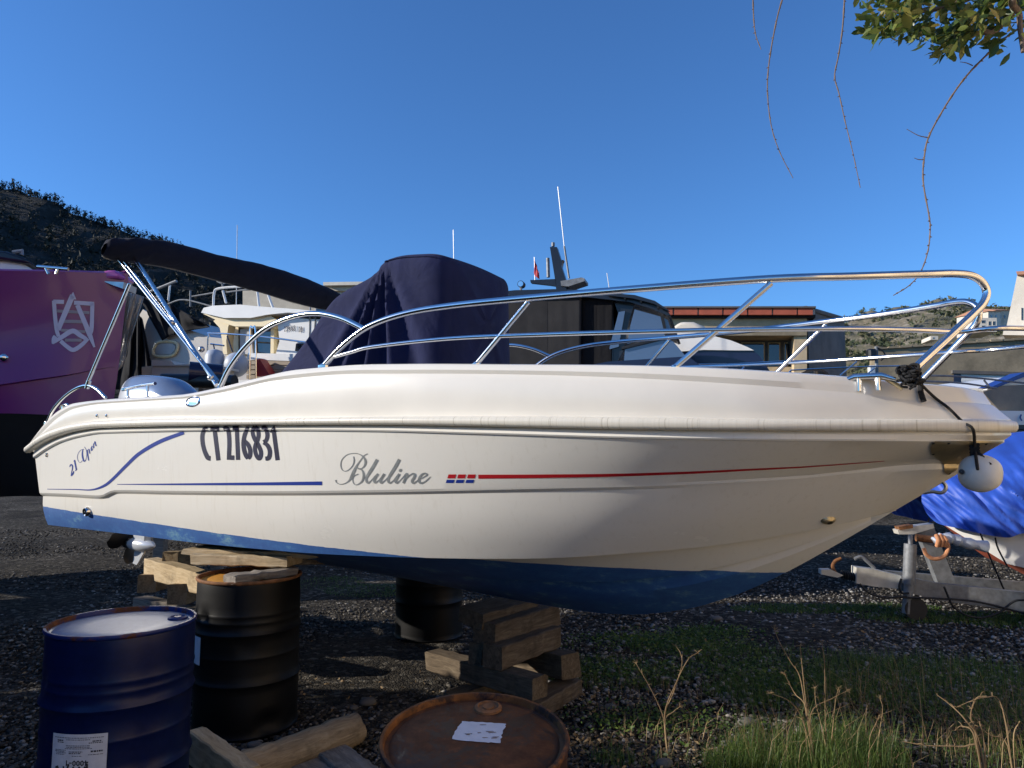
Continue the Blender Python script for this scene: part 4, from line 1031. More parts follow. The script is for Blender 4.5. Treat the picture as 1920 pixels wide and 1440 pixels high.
# ---------------------------------------------------------------- ground, gravel, stones
def ground():
    m = MB(); xs = [-900, -300, -120, -60, -30] + list(np.linspace(-16, 16, 81)) + [30, 60, 120, 300, 900]
    ys = [-300, -60, -20, -6, 0] + list(np.linspace(1.5, 16, 73)) + [20, 26, 40, 80, 200, 500, 1500, 3500]
    r = random.Random(1); rows = []
    for y in ys:
        row = []
        for x in xs:
            z = 0
            if abs(x) <= 16 and 1.4 < y < 17: z = .012 * math.sin(x * 1.7 + y * .6) + .012 * math.sin(x * .6 - y * 1.9) + r.uniform(-.006, .006) - .012
            row.append((x, y, z))
        rows.append(row)
    m.grid(rows); return m.build('ground', M['ground'], None, 60, loc=(0, 0, 0), kind='structure')
ground()
ICO_V = []; ICO_F = []
def ico():
    t = (1 + 5 ** .5) / 2; v = np.array([(-1, t, 0), (1, t, 0), (-1, -t, 0), (1, -t, 0), (0, -1, t), (0, 1, t), (0, -1, -t), (0, 1, -t), (t, 0, -1), (t, 0, 1), (-t, 0, -1), (-t, 0, 1)], float)
    v /= np.linalg.norm(v[0]); f = [(0, 11, 5), (0, 5, 1), (0, 1, 7), (0, 7, 10), (0, 10, 11), (1, 5, 9), (5, 11, 4), (11, 10, 2), (10, 7, 6), (7, 1, 8), (3, 9, 4), (3, 4, 2), (3, 2, 6), (3, 6, 8), (3, 8, 9), (4, 9, 5), (2, 4, 11), (6, 2, 10), (8, 6, 7), (9, 8, 1)]
    return v, np.array(f)
IV, IF = ico()
def scatter_stones(name, pos, size, mat, flat_=.62, **kw):
    n = len(pos); jit = 1 + rng.uniform(-.28, .28, (n, 12, 1)); v = IV[None] * jit
    sc3 = np.stack([size * rng.uniform(.8, 1.4, n), size * rng.uniform(.7, 1.1, n), size * flat_ * rng.uniform(.7, 1.2, n)], 1); v = v * sc3[:, None, :]
    a = rng.uniform(0, 6.283, n); c, s = np.cos(a)[:, None], np.sin(a)[:, None]
    x = v[:, :, 0] * c - v[:, :, 1] * s; y = v[:, :, 0] * s + v[:, :, 1] * c
    v = np.stack([x, y, v[:, :, 2]], 2) + pos[:, None, :]
    f = (IF[None] + (np.arange(n) * 12)[:, None, None]).reshape(-1, 3)
    return big_mesh(name, v.reshape(-1, 3), f, mat, **kw)
N = 76000
yy = 1 / rng.uniform(1 / 15.0, 1 / 3.0, N); xx = rng.uniform(-.86, .86, N) * yy
size = .0055 + .011 * rng.random(N) ** 4 + .0008 * yy
scatter_stones('gravel', np.stack([xx, yy, size * .15 - .008], 1), size, M['gravel'], kind='stuff', label='dark grey crushed gravel covering the boatyard ground', cat='gravel')
N = 4500; yy = 1 / rng.uniform(1 / 9.5, 1 / 4.6, N); xx = rng.uniform(.05, .75, N) * yy
size = .007 + .016 * rng.random(N) ** 3
M['gravel_pale'] = stone_mat('pale limestone chips', [(0, (.12, .115, .105)), (.6, (.24, .23, .215)), (1, (.40, .39, .37))])
scatter_stones('pale_gravel', np.stack([xx, yy, size * .3], 1), size, M['gravel_pale'], kind='stuff', label='paler limestone chips scattered towards the trailer', cat='gravel')
for i, (px, py, s) in enumerate(((688, 1322, .055), (478, 1402, .045), (372, 1382, .035), (455, 1378, .02), (515, 1366, .028), (1400, 1362, .06), (1365, 1400, .04), (1350, 1253, .035), (1145, 1330, .04), (1288, 1202, .03), (1195, 1173, .04), (1345, 1165, .06), (1245, 1437, .05), (500, 1368, .02), (663, 1330, .03))):
    p = PG(px, py, 0); v = IV * (1 + rng.uniform(-.2, .2, (12, 1))) * np.array([s * 1.25, s * .9, s * .6]); v = v + np.array([p.x, p.y, s * .35])
    o = link('stone', v, IF.tolist(), M['stone'], None, 0, label='pale angular stone lying loose on the gravel', cat='stone', group='loose stones on the gravel')
    sm = o.modifiers.new('soft', 'SUBSURF'); sm.levels = 1; sm.render_levels = 1; o.data.polygons.foreach_set('use_smooth', [True] * 20)

# ---------------------------------------------------------------- grass and dry weeds
def blades(name, base, h, w, lean, mat, **kw):
    """base (n,3); tapered bent blades of 2 quads + tip"""
    n = len(base); a = rng.uniform(0, 6.283, n); d = np.stack([np.cos(a), np.sin(a), np.zeros(n)], 1); s = np.stack([-np.sin(a), np.cos(a), np.zeros(n)], 1)
    up = np.array([0, 0, 1.]); h = h[:, None]; lean = lean[:, None]; w = np.broadcast_to(np.asarray(w, float), (n,))[:, None]
    p1 = base + up * h * .5 + d * lean * h * .18; p2 = base + up * h * (.95 - .25 * lean) + d * lean * h * .75
    v = np.stack([base - s * w, base + s * w, p1 - s * w * .8, p1 + s * w * .8, p2], 1).reshape(-1, 3); o = (np.arange(n) * 5)[:, None]
    f = np.concatenate([o + np.array([[0, 1, 3]]), o + np.array([[0, 3, 2]]), o + np.array([[2, 3, 4]])], 0)
    return big_mesh(name, v, f, mat, **kw)
def patch(n, cx, cy, rx, ry):
    r = np.sqrt(rng.random(n)); a = rng.uniform(0, 6.283, n); x = cx + rx * r * np.cos(a); y = cy + ry * r * np.sin(a); return np.stack([x, y, np.full(n, -.01)], 1)
def gpatch(px, py): p = PG(px, py, 0); return p.x, p.y
B1 = []; H1 = []
for n, px, py, rx, ry, h0, h1 in ((1700, 1500, 1440, .36, .30, .12, .36), (1200, 1600, 1430, .26, .28, .12, .36), (700, 1400, 1445, .22, .20, .08, .24), (160, 1150, 1425, .12, .1, .05, .16), (160, 1300, 1432, .3, .1, .03, .12), (420, 1880, 1430, .4, .3, .08, .25),
                           (2600, 1300, 1210, .55, .35, .02, .08), (2400, 1150, 1260, .6, .4, .02, .09), (3000, 1500, 1250, .8, .5, .03, .12), (4200, 1780, 1290, .9, .7, .05, .22), (2200, 1460, 1300, .5, .3, .03, .14)):
    x, y = gpatch(px, py); B1.append(patch(n, x, y, rx, ry)); H1.append(rng.uniform(h0, h1, n) * (.5 + rng.random(n) * .5))
b = np.concatenate(B1); h = np.concatenate(H1); blades('grass', b, h, .0016, rng.uniform(.1, 1.0, len(b)), M['grass'], kind='stuff', label='green grass tufts growing at the yard edge by the trailer', cat='grass')
B1 = []; H1 = []
for n, px, py, rx, ry in ((1800, 1500, 1142, .7, .22), (2400, 1800, 1158, 1.0, .25), (1200, 1650, 1140, .6, .2), (1300, 690, 1108, .5, .4), (700, 620, 1095, .4, .5), (500, 1900, 1170, .4, .2)):
    x, y = gpatch(px, py); B1.append(patch(n, x, y, rx, ry)); H1.append(rng.uniform(.02, .06, n))
b = np.concatenate(B1); h = np.concatenate(H1); blades('ground_cover', b, h, .004, rng.uniform(.4, 1.2, len(b)), M['grass'], kind='stuff', label='low green ground cover growing between the gravel', cat='ground cover')
B1 = []; H1 = []
for n, px, py, rx, ry, h0, h1 in ((90, 1520, 1440, .4, .3, .15, .45), (60, 1620, 1420, .3, .3, .12, .4), (50, 1440, 1435, .2, .2, .1, .3), (260, 1750, 1350, .7, .6, .12, .42), (160, 1300, 1400, .5, .3, .05, .2), (200, 1150, 1300, .6, .4, .03, .12), (200, 1880, 1420, .3, .3, .1, .35)):
    x, y = gpatch(px, py); B1.append(patch(n, x, y, rx, ry)); H1.append(rng.uniform(h0, h1, n))
b = np.concatenate(B1); h = np.concatenate(H1); blades('dry_grass', b, h, .0015, rng.uniform(.2, 1.3, len(b)), M['straw'], kind='stuff', label='dry straw blades mixed through the yard edge weeds', cat='dry grass')
# low broad-leaved weeds and dead leaves, one mass each
def litter(name, n, spots, size, mat, lift, label, cat):
    V = []; 
    for k in range(n):
        px, py, rx, ry = spots[k % len(spots)]; x, y = gpatch(px, py); c = np.array([x + rng.normal(0, rx * .5), y + rng.normal(0, ry * .5), lift * rng.random() + .004])
        d = rng.normal(size=3) * np.array([1, 1, .45]); d /= np.linalg.norm(d); q = np.cross(d, rng.normal(size=3)); q /= np.linalg.norm(q); L_ = size * rng.uniform(.5, 1.3)
        V += [c, c + d * L_ * .5 + q * L_ * .25, c + d * L_, c + d * L_ * .5 - q * L_ * .25]
    return big_mesh(name, np.array(V), np.arange(len(V)).reshape(-1, 4), mat, kind='stuff', label=label, cat=cat)
litter('leafy_weeds', 9000, [(1300, 1215, .6, .3), (1200, 1205, .5, .25), (1330, 1190, .4, .2), (1150, 1265, .5, .3), (1420, 1260, .6, .4), (1750, 1290, 1.0, .6), (1560, 1300, .5, .3), (1240, 1360, .5, .3), (1850, 1380, .5, .4)], .028, M['grass'], .05, 'low dark leafy weeds spreading over the gravel beyond the keel', 'weeds')
litter('dead_leaves', 900, [(1180, 1330, .6, .4), (1280, 1420, .4, .15), (1100, 1400, .3, .2), (700, 1300, 1.2, .5), (300, 1250, 1.6, 1.0), (1600, 1200, .9, .5)], .03, M['straw'], .01, 'brown dead leaves and litter strewn over the gravel', 'leaf litter')
def weed(px, py, stems, label, r=.0035, Y=None, tips=True, seed=0):
    p = PG(px, py, 0) if Y is None else Vector((P(px, py, Y).x, Y, 0)); rr = random.Random(seed); D = p.y
    t = thing('dry_weed', label, 'weed', p, 'dry weeds at the yard edge')
    for st in stems:
        pts = [p] + [P(x, y, D + dz) for x, y, dz in st]
        sp_ = smooth_path([tuple(q) for q in pts], 5); n = len(sp_)
        m = MB(); m.tube(sp_, [r * (1 - .65 * i / n) for i in range(n)], 6)
        for k in range(max(3, n // 3)):
            q = Vector(sp_[rr.randrange(n // 3, n)]); dv = Vector((rr.uniform(-1, 1), rr.uniform(-1, 1), rr.uniform(-.1, 1))) * .025; m.tube([q, q + dv * .6 + UP * .004, q + dv], [r * .35, r * .3, r * .15], 4)
        if tips:
            e = Vector(sp_[-1])
            for k in range(9):
                dv = Vector((rr.uniform(-1, 1), rr.uniform(-1, 1), rr.uniform(-.3, 1))).normalized() * .022; m.tube([e, e + dv], [r * .3, r * .12], 4)
        m.build('stem', M['straw'], t, 60)
    return t
weed(1252, 1420, [[(1245, 1350, 0), (1222, 1295, .02), (1192, 1243, .05)], [(1246, 1340, 0), (1268, 1280, -.02), (1290, 1237, -.03), (1308, 1224, -.03)], [(1246, 1345, 0), (1262, 1300, 0), (1278, 1250, 0), (1276, 1225, .03), (1266, 1210, .05)], [(1247, 1352, 0), (1262, 1335, .03), (1275, 1325, .05)]], 'forked dry stalk standing alone in front of the keel')
weed(1530, 1445, [[(1512, 1340, 0), (1500, 1270, .05), (1482, 1240, .05), (1462, 1205, .08), (1452, 1180, .1)], [(1515, 1350, 0), (1505, 1260, .03), (1500, 1210, .05)], [(1505, 1350, 0), (1480, 1315, -.05), (1445, 1300, -.05)], [(1520, 1340, .05), (1560, 1310, .1), (1590, 1295, .12)], [(1512, 1330, 0), (1490, 1300, .1), (1470, 1262, .1)]], 'branching dry weed rising from the bright grass tuft', seed=2)
weed(1555, 1450, [[(1545, 1380, 0), (1530, 1320, 0), (1528, 1290, .03)], [(1560, 1380, 0), (1566, 1320, 0), (1572, 1290, -.03)], [(1548, 1360, .05), (1546, 1250, .1), (1541, 1205, .15)]], 'upright straw stalks with ragged seed heads in the grass tuft', .003, seed=3)
weed(1640, 1450, [[(1648, 1380, 0), (1655, 1330, 0), (1650, 1310, .02)], [(1630, 1390, 0), (1645, 1350, 0)]], 'short straw stalks at the dark side of the grass tuft', .003, seed=4)
weed(1850, 1470, [[(1838, 1400, 0), (1810, 1350, 0), (1780, 1320, .05), (1757, 1303, .08)], [(1830, 1380, 0), (1820, 1345, 0), (1830, 1310, -.03), (1850, 1305, -.05)], [(1840, 1410, 0), (1800, 1400, .03), (1740, 1398, .06), (1692, 1390, .1)], [(1845, 1400, 0), (1838, 1360, 0), (1836, 1352, 0)], [(1830, 1390, .0), (1805, 1362, .05), (1790, 1370, .06)]], 'sprawling sunlit dry branches beside the trailer drawbar', .0042, Y=3.1, tips=False, seed=5)
weed(1905, 1470, [[(1890, 1400, 0), (1860, 1380, 0), (1852, 1376, 0)], [(1900, 1390, 0), (1912, 1352, 0)], [(1880, 1330, 0.1), (1845, 1308, .1), (1795, 1325, .1)]], 'pale broken stalks lying over the grass behind the sprawling branches', .0032, Y=3.2, tips=False, seed=6)
# ---------------------------------------------------------------- helpers for things set behind the boat
class Plane:
    """vertical plane through the point seen at px, depth Y; yaw > 0 brings its right end nearer"""
    def __init__(s, px, Y, yaw=0):
        s.o = P(px, 850, Y); s.a = Vector((math.cos(yaw), -math.sin(yaw), 0)); s.n = Vector((-math.sin(yaw), -math.cos(yaw), 0))
    def p(s, px, py, off=0.0):
        d = ray(px, py); t = (s.o + s.n * off - CAM).dot(s.n) / d.dot(s.n); return CAM + d * t
    def poly(s, pts, off=0.0): return [s.p(x, y, off) for x, y in pts]
    def slab(s, m, pts, off, th): m.prism(s.poly(pts, off), -s.n * th); return m
    def hit(s, px, py, off): return s.p(px, py, off), s.n
def bar(m, pts, r, n=8): return m.tube([Vector(q) for q in pts], r, n)

# ---------------------------------------------------------------- hills
def hill(name, mat, ridge, Yr, Yb, zb_, seed, bumps=(6, 2)):
    f = pchip([q[0] for q in ridge], [q[1] for q in ridge]); r = np.random.default_rng(seed)
    from mathutils import noise as mn
    rows = []; nx, ny = 120, 46
    for j in range(ny + 1):
        k = j / ny; row = []
        for i in range(nx + 1):
            px = ridge[0][0] + (ridge[-1][0] - ridge[0][0]) * i / nx
            top = P(px, f(px), Yr)
            Y = Yb + (Yr - Yb) * k; X = top.x * (.55 + .45 * k) if name == 'x' else top.x * (Y / Yr * .35 + .65)
            z = zb_ + (top.z - zb_) * (k ** 1.1)
            z += mn.noise(Vector((X * .03, Y * .03, seed))) * bumps[0] * (k * (1 - k) * 4 * .8 + .06) + mn.noise(Vector((X * .12, Y * .12, seed))) * bumps[1] * min(1, k * 3)
            row.append((X, Y, z))
        rows.append(row)
    rows.append([(x, y + 60, z - 12) for x, y, z in rows[-1]]); rows.append([(x, y + 300, -5) for x, y, z in rows[-1]])
    m = MB(); m.grid(rows); m.build(name, mat, None, 60, loc=(rows[0][nx // 2][0], rows[0][0][1], 0), kind='structure')
    return rows
def bush_scatter(name, pts, size, mat, label, cat, tall=1.0, nl=26):
    """each plant = nl random leaf clump triangles in an ellipsoid"""
    pts = np.array(pts); size = np.array(size); n = len(pts)
    d = rng.normal(size=(n, nl, 3)); d /= np.linalg.norm(d, axis=2, keepdims=True); d *= rng.random((n, nl, 1)) ** .4
    if tall > 1.3: d[:, :, :2] *= (1.05 - (d[:, :, 2:3] + 1) / 2) * 1.1
    c = pts[:, None] + d * size[:, None, None] * np.array([1, 1, tall]) + np.array([0, 0, 1]) * size[:, None, None] * tall * .8
    t = rng.normal(size=(n, nl, 3, 3)) * (size[:, None, None, None] * .34)
    v = (c[:, :, None] + t).reshape(-1, 3); f = np.arange(len(v)).reshape(-1, 3)
    return big_mesh(name, v, f, mat, kind='stuff', label=label, cat=cat)
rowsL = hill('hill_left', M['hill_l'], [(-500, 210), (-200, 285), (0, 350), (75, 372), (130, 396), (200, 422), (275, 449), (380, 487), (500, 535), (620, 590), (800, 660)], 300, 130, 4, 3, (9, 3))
rowsR = hill('hill_right', M['hill_r'], [(1000, 690), (1300, 640), (1500, 612), (1590, 597), (1650, 584), (1740, 570), (1800, 568), (1850, 572), (1920, 577), (2100, 570), (2500, 600)], 260, 90, 3, 8, (7, 3))
rp = random.Random(4); pts = []; sz = []
for _ in range(3200):
    j = rp.choice(range(30, 47)); i = rp.randrange(10, 118); q = rowsL[j][i]; pts.append((q[0] + rp.uniform(-2, 2), q[1] + rp.uniform(-3, 3), q[2] - .6)); sz.append(rp.uniform(.4, 1.0))
for i in range(0, 119):
    for _ in range(9): q = rowsL[46][i]; pts.append((q[0] + rp.uniform(-2, 2), q[1] + rp.uniform(-4, 0), q[2] - .6)); sz.append(rp.uniform(.4, 1.15))
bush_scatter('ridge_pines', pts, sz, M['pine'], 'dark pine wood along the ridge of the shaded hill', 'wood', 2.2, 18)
pts = []; sz = []
for _ in range(4200):
    j = rp.randrange(3, 46); i = rp.randrange(30, 120); q = rowsR[j][i % 121]
    if math.sin(q[0] * .09) + math.sin(q[1] * .13 + q[0] * .05) < rp.uniform(-1.6, .9): continue
    pts.append((q[0] + rp.uniform(-2, 2), q[1] + rp.uniform(-2, 2), q[2] - .4)); sz.append(rp.uniform(.5, 1.6))
bush_scatter('hillside_scrub', pts, sz, M['scrub'], 'green scrub scattered over the sunlit limestone hill', 'scrub', 1.0, 22)
pts = []; sz = []
for _ in range(1500):
    j = rp.randrange(2, 40); i = rp.randrange(5, 120); q = rowsL[j][i]; pts.append((q[0] + rp.uniform(-3, 3), q[1] + rp.uniform(-3, 3), q[2] - .5)); sz.append(rp.uniform(.7, 2.0))
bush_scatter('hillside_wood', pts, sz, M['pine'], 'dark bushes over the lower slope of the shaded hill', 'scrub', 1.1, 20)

# ---------------------------------------------------------------- buildings
def house(label, px0, px1, ytop, ybot, Y, yaw, depth, wall, windows=(), roof=None, zfloor=None, name='house'):
    pl = Plane(px0, Y, yaw); a = pl.p(px0, ybot); base = Vector((a.x, a.y, a.z if zfloor is None else zfloor))
    t = thing(name, label, 'house', base)
    m = MB(); pts = [pl.p(px0, ytop), pl.p(px1, ytop), pl.p(px1, ybot), pl.p(px0, ybot)]
    if zfloor is not None: pts[2].z = zfloor; pts[3].z = zfloor
    m.prism(pts, -pl.n * depth); m.build('wall', wall, t, 20)
    for x0, x1, y0, y1 in windows:
        w = MB(); pl.slab(w, [(x0, y0), (x1, y0), (x1, y1), (x0, y1)], .05, .06); o = w.build('window', M['plaster_white'], t, 20)
        w = MB(); pl.slab(w, [(x0 + .6, y0 + .6), (x1 - .6, y0 + .6), (x1 - .6, y1 - .4), (x0 + .6, y1 - .4)], .07, .03); w.build('pane', M['glass'], o, 20)
    if roof:
        z = pts[0].z; e = .4; q = [pts[0] + pl.n * e - pl.a * e, pts[1] + pl.n * e + pl.a * e, pts[1] - pl.n * (depth + e) + pl.a * e, pts[0] - pl.n * (depth + e) - pl.a * e]
        c0 = (q[0] + q[3]) / 2 + UP * roof; c1 = (q[1] + q[2]) / 2 + UP * roof
        r = MB(); r.quad(q[0], q[1], c1, c0); r.quad(q[2], q[3], c0, c1); r.quad(q[1], q[2], c1); r.quad(q[3], q[0], c0); r.quad(q[0], q[3], q[2], q[1]); r.build('roof', M['roof_tile'], t, 20)
    return t, pl
house('cream hillside villa with balconies above the concrete wall', 1822, 1869, 596, 622, 150, .25, 9, M['plaster_white'], [(1826, 1834, 600, 606), (1840, 1847, 600, 606), (1826, 1834, 610, 617), (1840, 1847, 610, 617), (1853, 1858, 602, 610), (1861, 1866, 602, 610)], None)
house('taller cream hillside block beside the villa', 1853, 1876, 584, 612, 165, -.35, 8, M['plaster_white'], [(1857, 1861, 590, 596), (1866, 1870, 590, 596), (1857, 1861, 601, 607)], 1.0)
house('grey gabled house on the hillside behind the villa', 1868, 1893, 582, 612, 175, -.2, 8, M['plaster_beige'], [(1874, 1878, 590, 597), (1882, 1886, 590, 597)], 1.2)
house('small pale hut on the hill slope above the wall', 1745, 1759, 630, 637, 110, .2, 4, M['plaster_white'], [(1748, 1751, 632, 635)], None)
# near white house at the right edge with sloping parapet
pl = Plane(1886, 24, R(38)); a = pl.p(1886, 625)
t = thing('house', 'white rendered house with steep sloping gable edge and tiled roof corner', 'house', (a.x + 2, a.y, 0))
m = MB(); pts = pl.poly([(1908, 512), (2100, 500), (2100, 622), (1886, 618)], 0); m.prism(pts, -pl.n * 7); m.build('gable_wall', M['plaster_white'], t, 20)
m = MB(); lo = pl.poly([(1889, 620), (2100, 624), (2100, 640)], .05); base = [pl.p(1900, 628, -.6), pl.p(2100, 628, -.6)]
q = [base[0], base[1], Vector((base[1].x, base[1].y, 0)), Vector((base[0].x, base[0].y, 0))]; m.prism(q, -pl.n * 6); m.build('lower_wall', M['plaster_beige'], t, 20)
m = MB(); m.prism(pl.poly([(1882, 617), (2100, 621), (2100, 631), (1880, 628)], .35), -pl.n * .9); m.build('ledge', M['plaster_white'], t, 20)
m = MB(); m.prism(pl.poly([(1905, 509), (2100, 496), (2100, 503), (1907, 515)], .25), -pl.n * 7.5); m.build('roof', M['roof_tile'], t, 20)
m = MB(); pl.slab(m, [(1915, 577), (1917, 577), (1917, 600), (1915, 600)], .03, .04); m.build('window', M['glass'], t, 20)

# building with the red fascia
pl = Plane(1527, 26, R(13)); fl = pl.p(960, 850); b0 = pl.p(1513, 850)
t = thing('workshop_building', 'ochre rendered workshop with red tiled fascia under its flat roof', 'building', (b0.x - 4, b0.y + 3, 0))
def slabp(name, pts, off, th, mat, par=t): m = MB(); pl.slab(m, pts, off, th); return m.build(name, mat, par, 20)
slabp('upper_wall', [(1000, 595), (1513, 595), (1513, 622), (1000, 622)], 0, 6, M['plaster'])
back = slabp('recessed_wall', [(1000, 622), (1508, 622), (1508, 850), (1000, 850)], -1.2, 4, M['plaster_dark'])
slabp('lintel', [(1000, 621), (1513, 621), (1513, 629), (1000, 629)], .12, 1.2, M['concrete'])
g = slabp('pillar', [(1489, 629), (1513, 629), (1513, 850), (1489, 850)], .0, .6, M['plaster'])
slabp('pillar', [(1250, 629), (1268, 629), (1268, 850), (1250, 850)], .0, .6, M['plaster'])
slabp('sill', [(1300, 688), (1489, 688), (1489, 697), (1300, 697)], -.9, .4, M['plaster'])
for x0, x1 in ((1300, 1336), (1340, 1385), (1390, 1434), (1440, 1463), (1470, 1487)):
    w = slabp('window', [(x0, 642), (x1, 642), (x1, 688), (x0, 688)], -1.16, .1, M['plaster']); slabp('pane', [(x0 + 2, 644), (x1 - 2, 644), (x1 - 2, 687), (x0 + 2, 687)], -1.05, .04, M['glass'], w)
x = 985.0
while x < 1526:
    x1 = min(x + 46.5, 1527); slabp('fascia_tile', [(x, 577), (x1 - 3, 577 - .0), (x1 - 3, 590), (x, 590)], .38, .15, M['terracotta']); x = x1
slabp('roof_slab', [(980, 574), (1530, 574), (1530, 577), (980, 577)], .45, 7, M['plaster_dark']); slabp('gutter_beam', [(980, 590), (1529, 590), (1529, 595.5), (980, 595.5)], .22, 6, M['under'])
slabp('fascia_backing', [(980, 577), (1528, 577), (1528, 590), (980, 590)], .24, 6, M['plaster_white'])
pa = pl.p(1513, 580, -.05); pb = P(1582, 580, 33); h_ = pa.z
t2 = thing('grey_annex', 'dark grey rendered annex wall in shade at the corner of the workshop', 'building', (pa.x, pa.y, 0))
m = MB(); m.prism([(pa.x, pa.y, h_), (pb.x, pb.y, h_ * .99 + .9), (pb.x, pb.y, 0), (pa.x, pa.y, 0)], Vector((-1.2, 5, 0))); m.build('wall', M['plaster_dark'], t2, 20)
m = MB(); m.tube([Vector((pa.x - .1, pa.y - .1, h_ + .03)), Vector((pb.x + .1, pb.y - .1, h_ * .99 + .95))], .09, 6); m.build('roof_edge', M['plaster_dark'], t2)
# beige building behind the cream boat
pl = Plane(560, 40, R(14)); b0 = pl.p(560, 850)
t = thing('storehouse', 'long beige flat-roofed storehouse behind the cream cabin boat', 'building', (b0.x, b0.y, 0))
slabp('wall', [(455, 545), (800, 535), (800, 850), (455, 850)], 0, 8, M['plaster_beige'], t)
slabp('roof_edge', [(606, 529), (810, 526), (810, 532), (606, 535)], .5, 9, M['plaster_white'], t)
slabp('upper_wall', [(610, 533), (805, 530), (805, 540), (610, 546)], .2, 8, M['plaster_beige'], t)
for x in (590, 640): 
    w = slabp('window', [(x, 562), (x + 26, 561), (x + 26, 590), (x, 591)], .06, .1, M['plaster_white'], t); slabp('pane', [(x + 2, 564), (x + 24, 563), (x + 24, 588), (x + 2, 589)], .1, .05, M['glass'], w)
# concrete yard wall
pl = Plane(1640, 22, R(10)); b0 = pl.p(1780, 850)
t = thing('yard_wall', 'tall stained concrete yard wall with a white roller door', 'wall', (b0.x, b0.y, 0))
slabp('wall', [(1640, 656), (1700, 652), (1810, 645), (1920, 637), (2150, 628), (2150, 850), (1640, 850)], 0, .5, M['concrete'], t)
for k in range(12):
    x = 1640 + k * 24 + random.uniform(-3, 3); slabp('coping_stone', [(x, 655 - (x - 1640) * .066), (x + 22, 654 - (x - 1640) * .066), (x + 22, 650.5 - (x - 1640) * .066), (x, 651 - (x - 1640) * .066)], .06 + random.uniform(0, .04), .6, M['concrete'], t)
slabp('door_frame', [(1789, 697), (1802, 698), (1802, 850), (1789, 850)], .04, .2, M['navy_paint'], t)
d_ = slabp('roller_door', [(1802, 701), (2000, 706), (2000, 850), (1802, 850)], .03, .2, M['white'], t)
for k in range(14): slabp('slat', [(1803, 704 + k * 6), (1999, 709 + k * 6), (1999, 713.2 + k * 6), (1803, 708.2 + k * 6)], .045, .03, M['white'], d_)
slabp('door_lintel', [(1786, 694), (2000, 700), (2000, 706), (1786, 700)], .12, .3, M['plaster_dark'], t)
# lamp post and meter box on the wall's end
b0 = P(1643, 850, 21); t = thing('utility_pole', 'slim grey pole with black lamp and white meter box by the concrete wall', 'pole', (b0.x, b0.y, 0))
bar(MB(), [(b0.x, b0.y, 0), P(1643, 650, 21)], .05).build('post', M['galv'], t)
p = P(1634, 665, 20.9); MB().box(p, (.25, .25, .34), bev=.05).build('lamp', M['black'], t)
p = P(1634, 694, 20.9); MB().box(p, (.17, .15, .26), bev=.02).build('meter_box', M['white'], t)
bar(MB(), smooth_path([tuple(P(x, y, 20.9)) for x, y in ((1645, 652), (1655, 658), (1660, 668), (1652, 676))], 5), .02, 6).build('cable', M['black'], t)

# ---------------------------------------------------------------- purple yacht
yt = thing('purple_yacht', 'glossy purple yacht bow with a pale shield emblem on its flank', 'yacht', P(120, 850, 8).xy.to_3d())
def yp(row, k):
    """row curves along the hull; k 0 at the stem, grows aft (to the left)"""
    (pxs, pys, inset) = row; 
    return None
prow = {'deck': (pchip([-700, 0, 110, 180, 224], [470, 507, 509, 511, 513]), 224, 1.6, 0), 'knu': (pchip([-700, 0, 60, 130, 203, 214], [800, 721, 712, 702, 689, 688]), 214, 1.4, .10), 'bot': (pchip([-700, 0, 100, 205], [830, 775, 778, 782]), 205, 1.25, .25)}
YC = 8.6
def ysec(name, k):
    f, xe, Bm, ins = prow[name]; Lh = 4.6
    s = Lh * k; b = Bm * (1 - (1 - min(k, 1)) ** 2.3)
    X = P(xe, 850, YC).x - s * .96; Y = YC - b
    px = 960 + FPX * X / (Y * ct)
    # refine px for the tilt
    z = None
    for _ in range(4):
        d = ray(px, f(px)); q = CAM + d * (Y / d.y); z = q.z; px = px + (X - q.x) * FPX / Y
    return Vector((X, Y, z))
rows = []; K = [i / 40 for i in range(41)]
for k in K:
    d, n, b = ysec('deck', k), ysec('knu', k), ysec('bot', k)
    n2 = n + Vector((-.01, .05, -.008)) * min(1, k * 8); g = b
    r = [d + Vector((0, .9 * min(1, k * 4), .05)), d + Vector((0, .05, .03)), d] + [d.lerp(n, q) + Vector((0, .10 * math.sin(math.pi * q) * min(1, k * 5), 0)) for q in (.2, .4, .6, .8)] + [n, n2] + [n2.lerp(b, q) for q in (.35, .7)] + [b]
    rows.append(r)
m = MB(); m.grid(rows); back_ = [[Vector((p.x, 2 * YC - p.y, p.z)) for p in r] for r in rows]; m.grid(back_, flip=True)
m.build('hull', M['purple'], yt, 28)
pbvh = BVHTree.FromPolygons([tuple(v) for v in m.v], m.f)
def phit(px, py, off):
    d = ray(px, py).normalized(); l, n, _, _ = pbvh.ray_cast(CAM, d)
    if l is None: return None, None
    return l + (n if n.dot(d) < 0 else -n) * off, n
und = []
for r in rows: b = r[-1]; und.append([b, b + Vector((0, .18, -.25)), Vector((b.x - .1, YC - .15, b.z - .75)), Vector((b.x - .1, YC, b.z - .95))])
m = MB(); m.grid(und); m.grid([[Vector((p.x, 2 * YC - p.y, p.z)) for p in r] for r in und], flip=True); m.build('bottom', M['under'], yt, 40)
